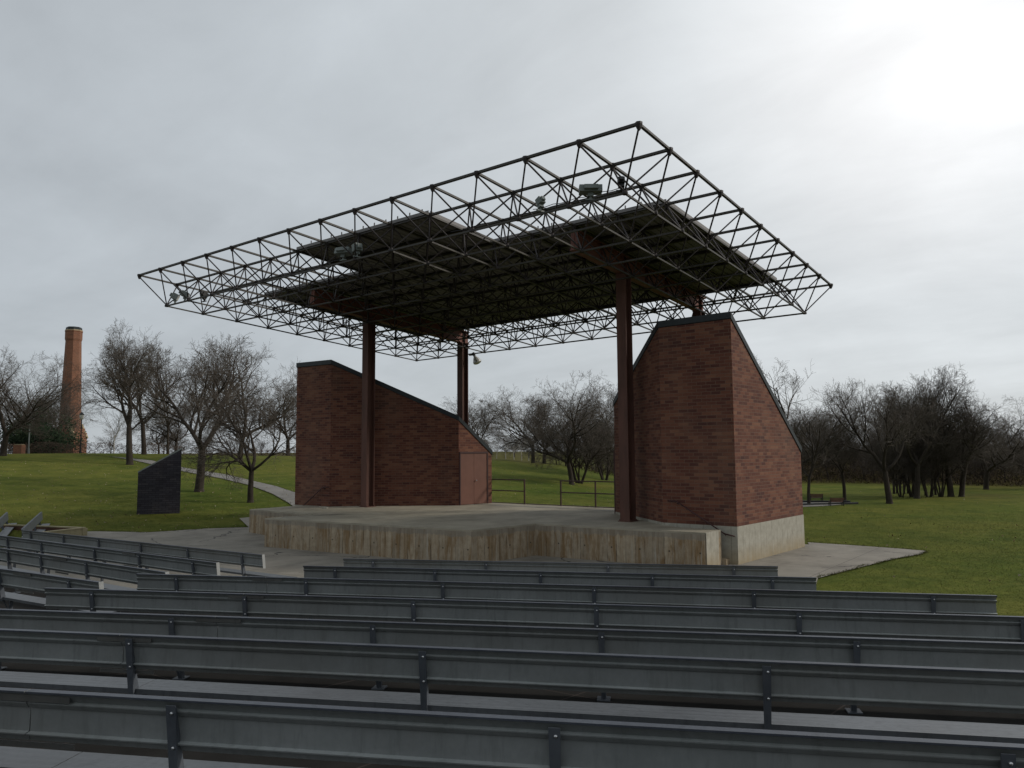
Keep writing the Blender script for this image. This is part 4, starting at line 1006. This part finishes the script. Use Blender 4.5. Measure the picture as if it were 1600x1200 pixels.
def polar(n, px0, px1, r0, r1, pw=1.0):
    px = rnd.uniform(px0, px1, n); a = np.arctan((px-800)/F); r = r0+(r1-r0)*rnd.rand(n)**pw
    c0 = math.atan2(cf.y, cf.x); X = r*np.cos(c0-a); Y = r*np.sin(c0-a); return X, Y, px, r
X, Y, px, r = polar(42000, 900, 1680, 79, 106, .8); keep = rnd.rand(len(X)) < np.clip((px-880)/160, .15, 1)
X, Y, px, r = X[keep], Y[keep], px[keep], r[keep]
scatter('undergrowth', 'dark brown leafless undergrowth on the bank below the wood', 'undergrowth', BRUSH, X, Y, g_np(X, Y)+rnd.rand(len(X))**2*1.9*(.5+.5*np.sin(X*.5)*np.cos(Y*.6)+.3), .55, .03, .3, 5)
def inpoly(X, Y, poly):
    ins = np.zeros(len(X), bool); n = len(poly)
    for i in range(n):
        x0, y0 = poly[i]; x1, y1 = poly[(i+1) % n]
        c = ((y0 > Y) != (y1 > Y)) & (X < (x1-x0)*(Y-y0)/(y1-y0+1e-12)+x0); ins ^= c
    return ins
pathpoly = [xy(hit(*q)) for q in up_] + [xy(hit(*q)) for q in lo_]
seatpoly = [(-3, -6), (7.5, -2.6), (12.8, 1.35), (14.6, 4.4), (15.4, 14), (11.8, 30), (8, 33), (-8, 30), (-8, 0)]
X, Y, px, r = polar(420000, -60, 1680, 9, 52, .9)
keep = rnd.rand(len(X)) < np.clip((52-r)/20, 0, 1); X, Y, px, r = X[keep], Y[keep], px[keep], r[keep]
out = ~(inpoly(X, Y, pl) | inpoly(X, Y, pathpoly) | inpoly(X, Y, seatpoly) | inpoly(X, Y, [(15, 8), (27, 8), (27, 28.3), (15, 28.3)]))
X, Y, px, r = X[out], Y[out], px[out], r[out]
scatter('grass', 'short green and yellowing grass of the lawns', 'grass', BLADE, X, Y, g_np(X, Y)-.005, .028+.0004*r, .002+.0002*r, .3, 6)
def edge_tufts(poly, n_per_m, seed, label):
    rn = np.random.RandomState(seed); xs_, ys_ = [], []
    for (x0, y0), (x1, y1) in zip(poly, poly[1:]):
        Ln = math.hypot(x1-x0, y1-y0); n = int(Ln*n_per_m); t = rn.rand(n); nx, ny = -(y1-y0)/Ln, (x1-x0)/Ln
        o = rn.randn(n)*.045 + .05*np.sin(t*Ln*2.3)+.04*np.sin(t*Ln*5.1+1)
        xs_.append(x0+(x1-x0)*t+nx*o); ys_.append(y0+(y1-y0)*t+ny*o)
    X = np.concatenate(xs_); Y = np.concatenate(ys_)
    scatter('grass', label, 'grass', BLADE, X, Y, g_np(X, Y)+.025, .06, .007, .5, seed+1)
tipline = [xy(at(*q, 0)) for q in ((1262, 848.5), (1330, 853), (1400, 858), (1447, 862), (1440, 867), (1395, 875), (1340, 889), (1278, 905))]
edge_tufts(tipline, 120, 21, 'ragged grass tufts along the edge of the right hand paving')
edge_tufts([xy(at(*q, 0)) for q in ((147, 838), (236, 837.5), (315, 832.5), (388, 829.5))], 160, 23, 'ragged grass tufts along the edge of the left hand paving')
edge_tufts(pathpoly+[pathpoly[0]], 60, 25, 'ragged grass tufts along the curving footpath')
X, Y, px, r = polar(4200, -60, 1680, 14, 70, .8)
out = ~(inpoly(X, Y, pl) | inpoly(X, Y, seatpoly)) & ((px < 960) | (rnd.rand(len(X)) < .12))
X, Y = X[out], Y[out]
scatter('fallen_leaves', 'pale dead leaves scattered over the lawns', 'leaves', LITTER, X, Y, g_np(X, Y)+.03, .075, .03, -.2, 7)
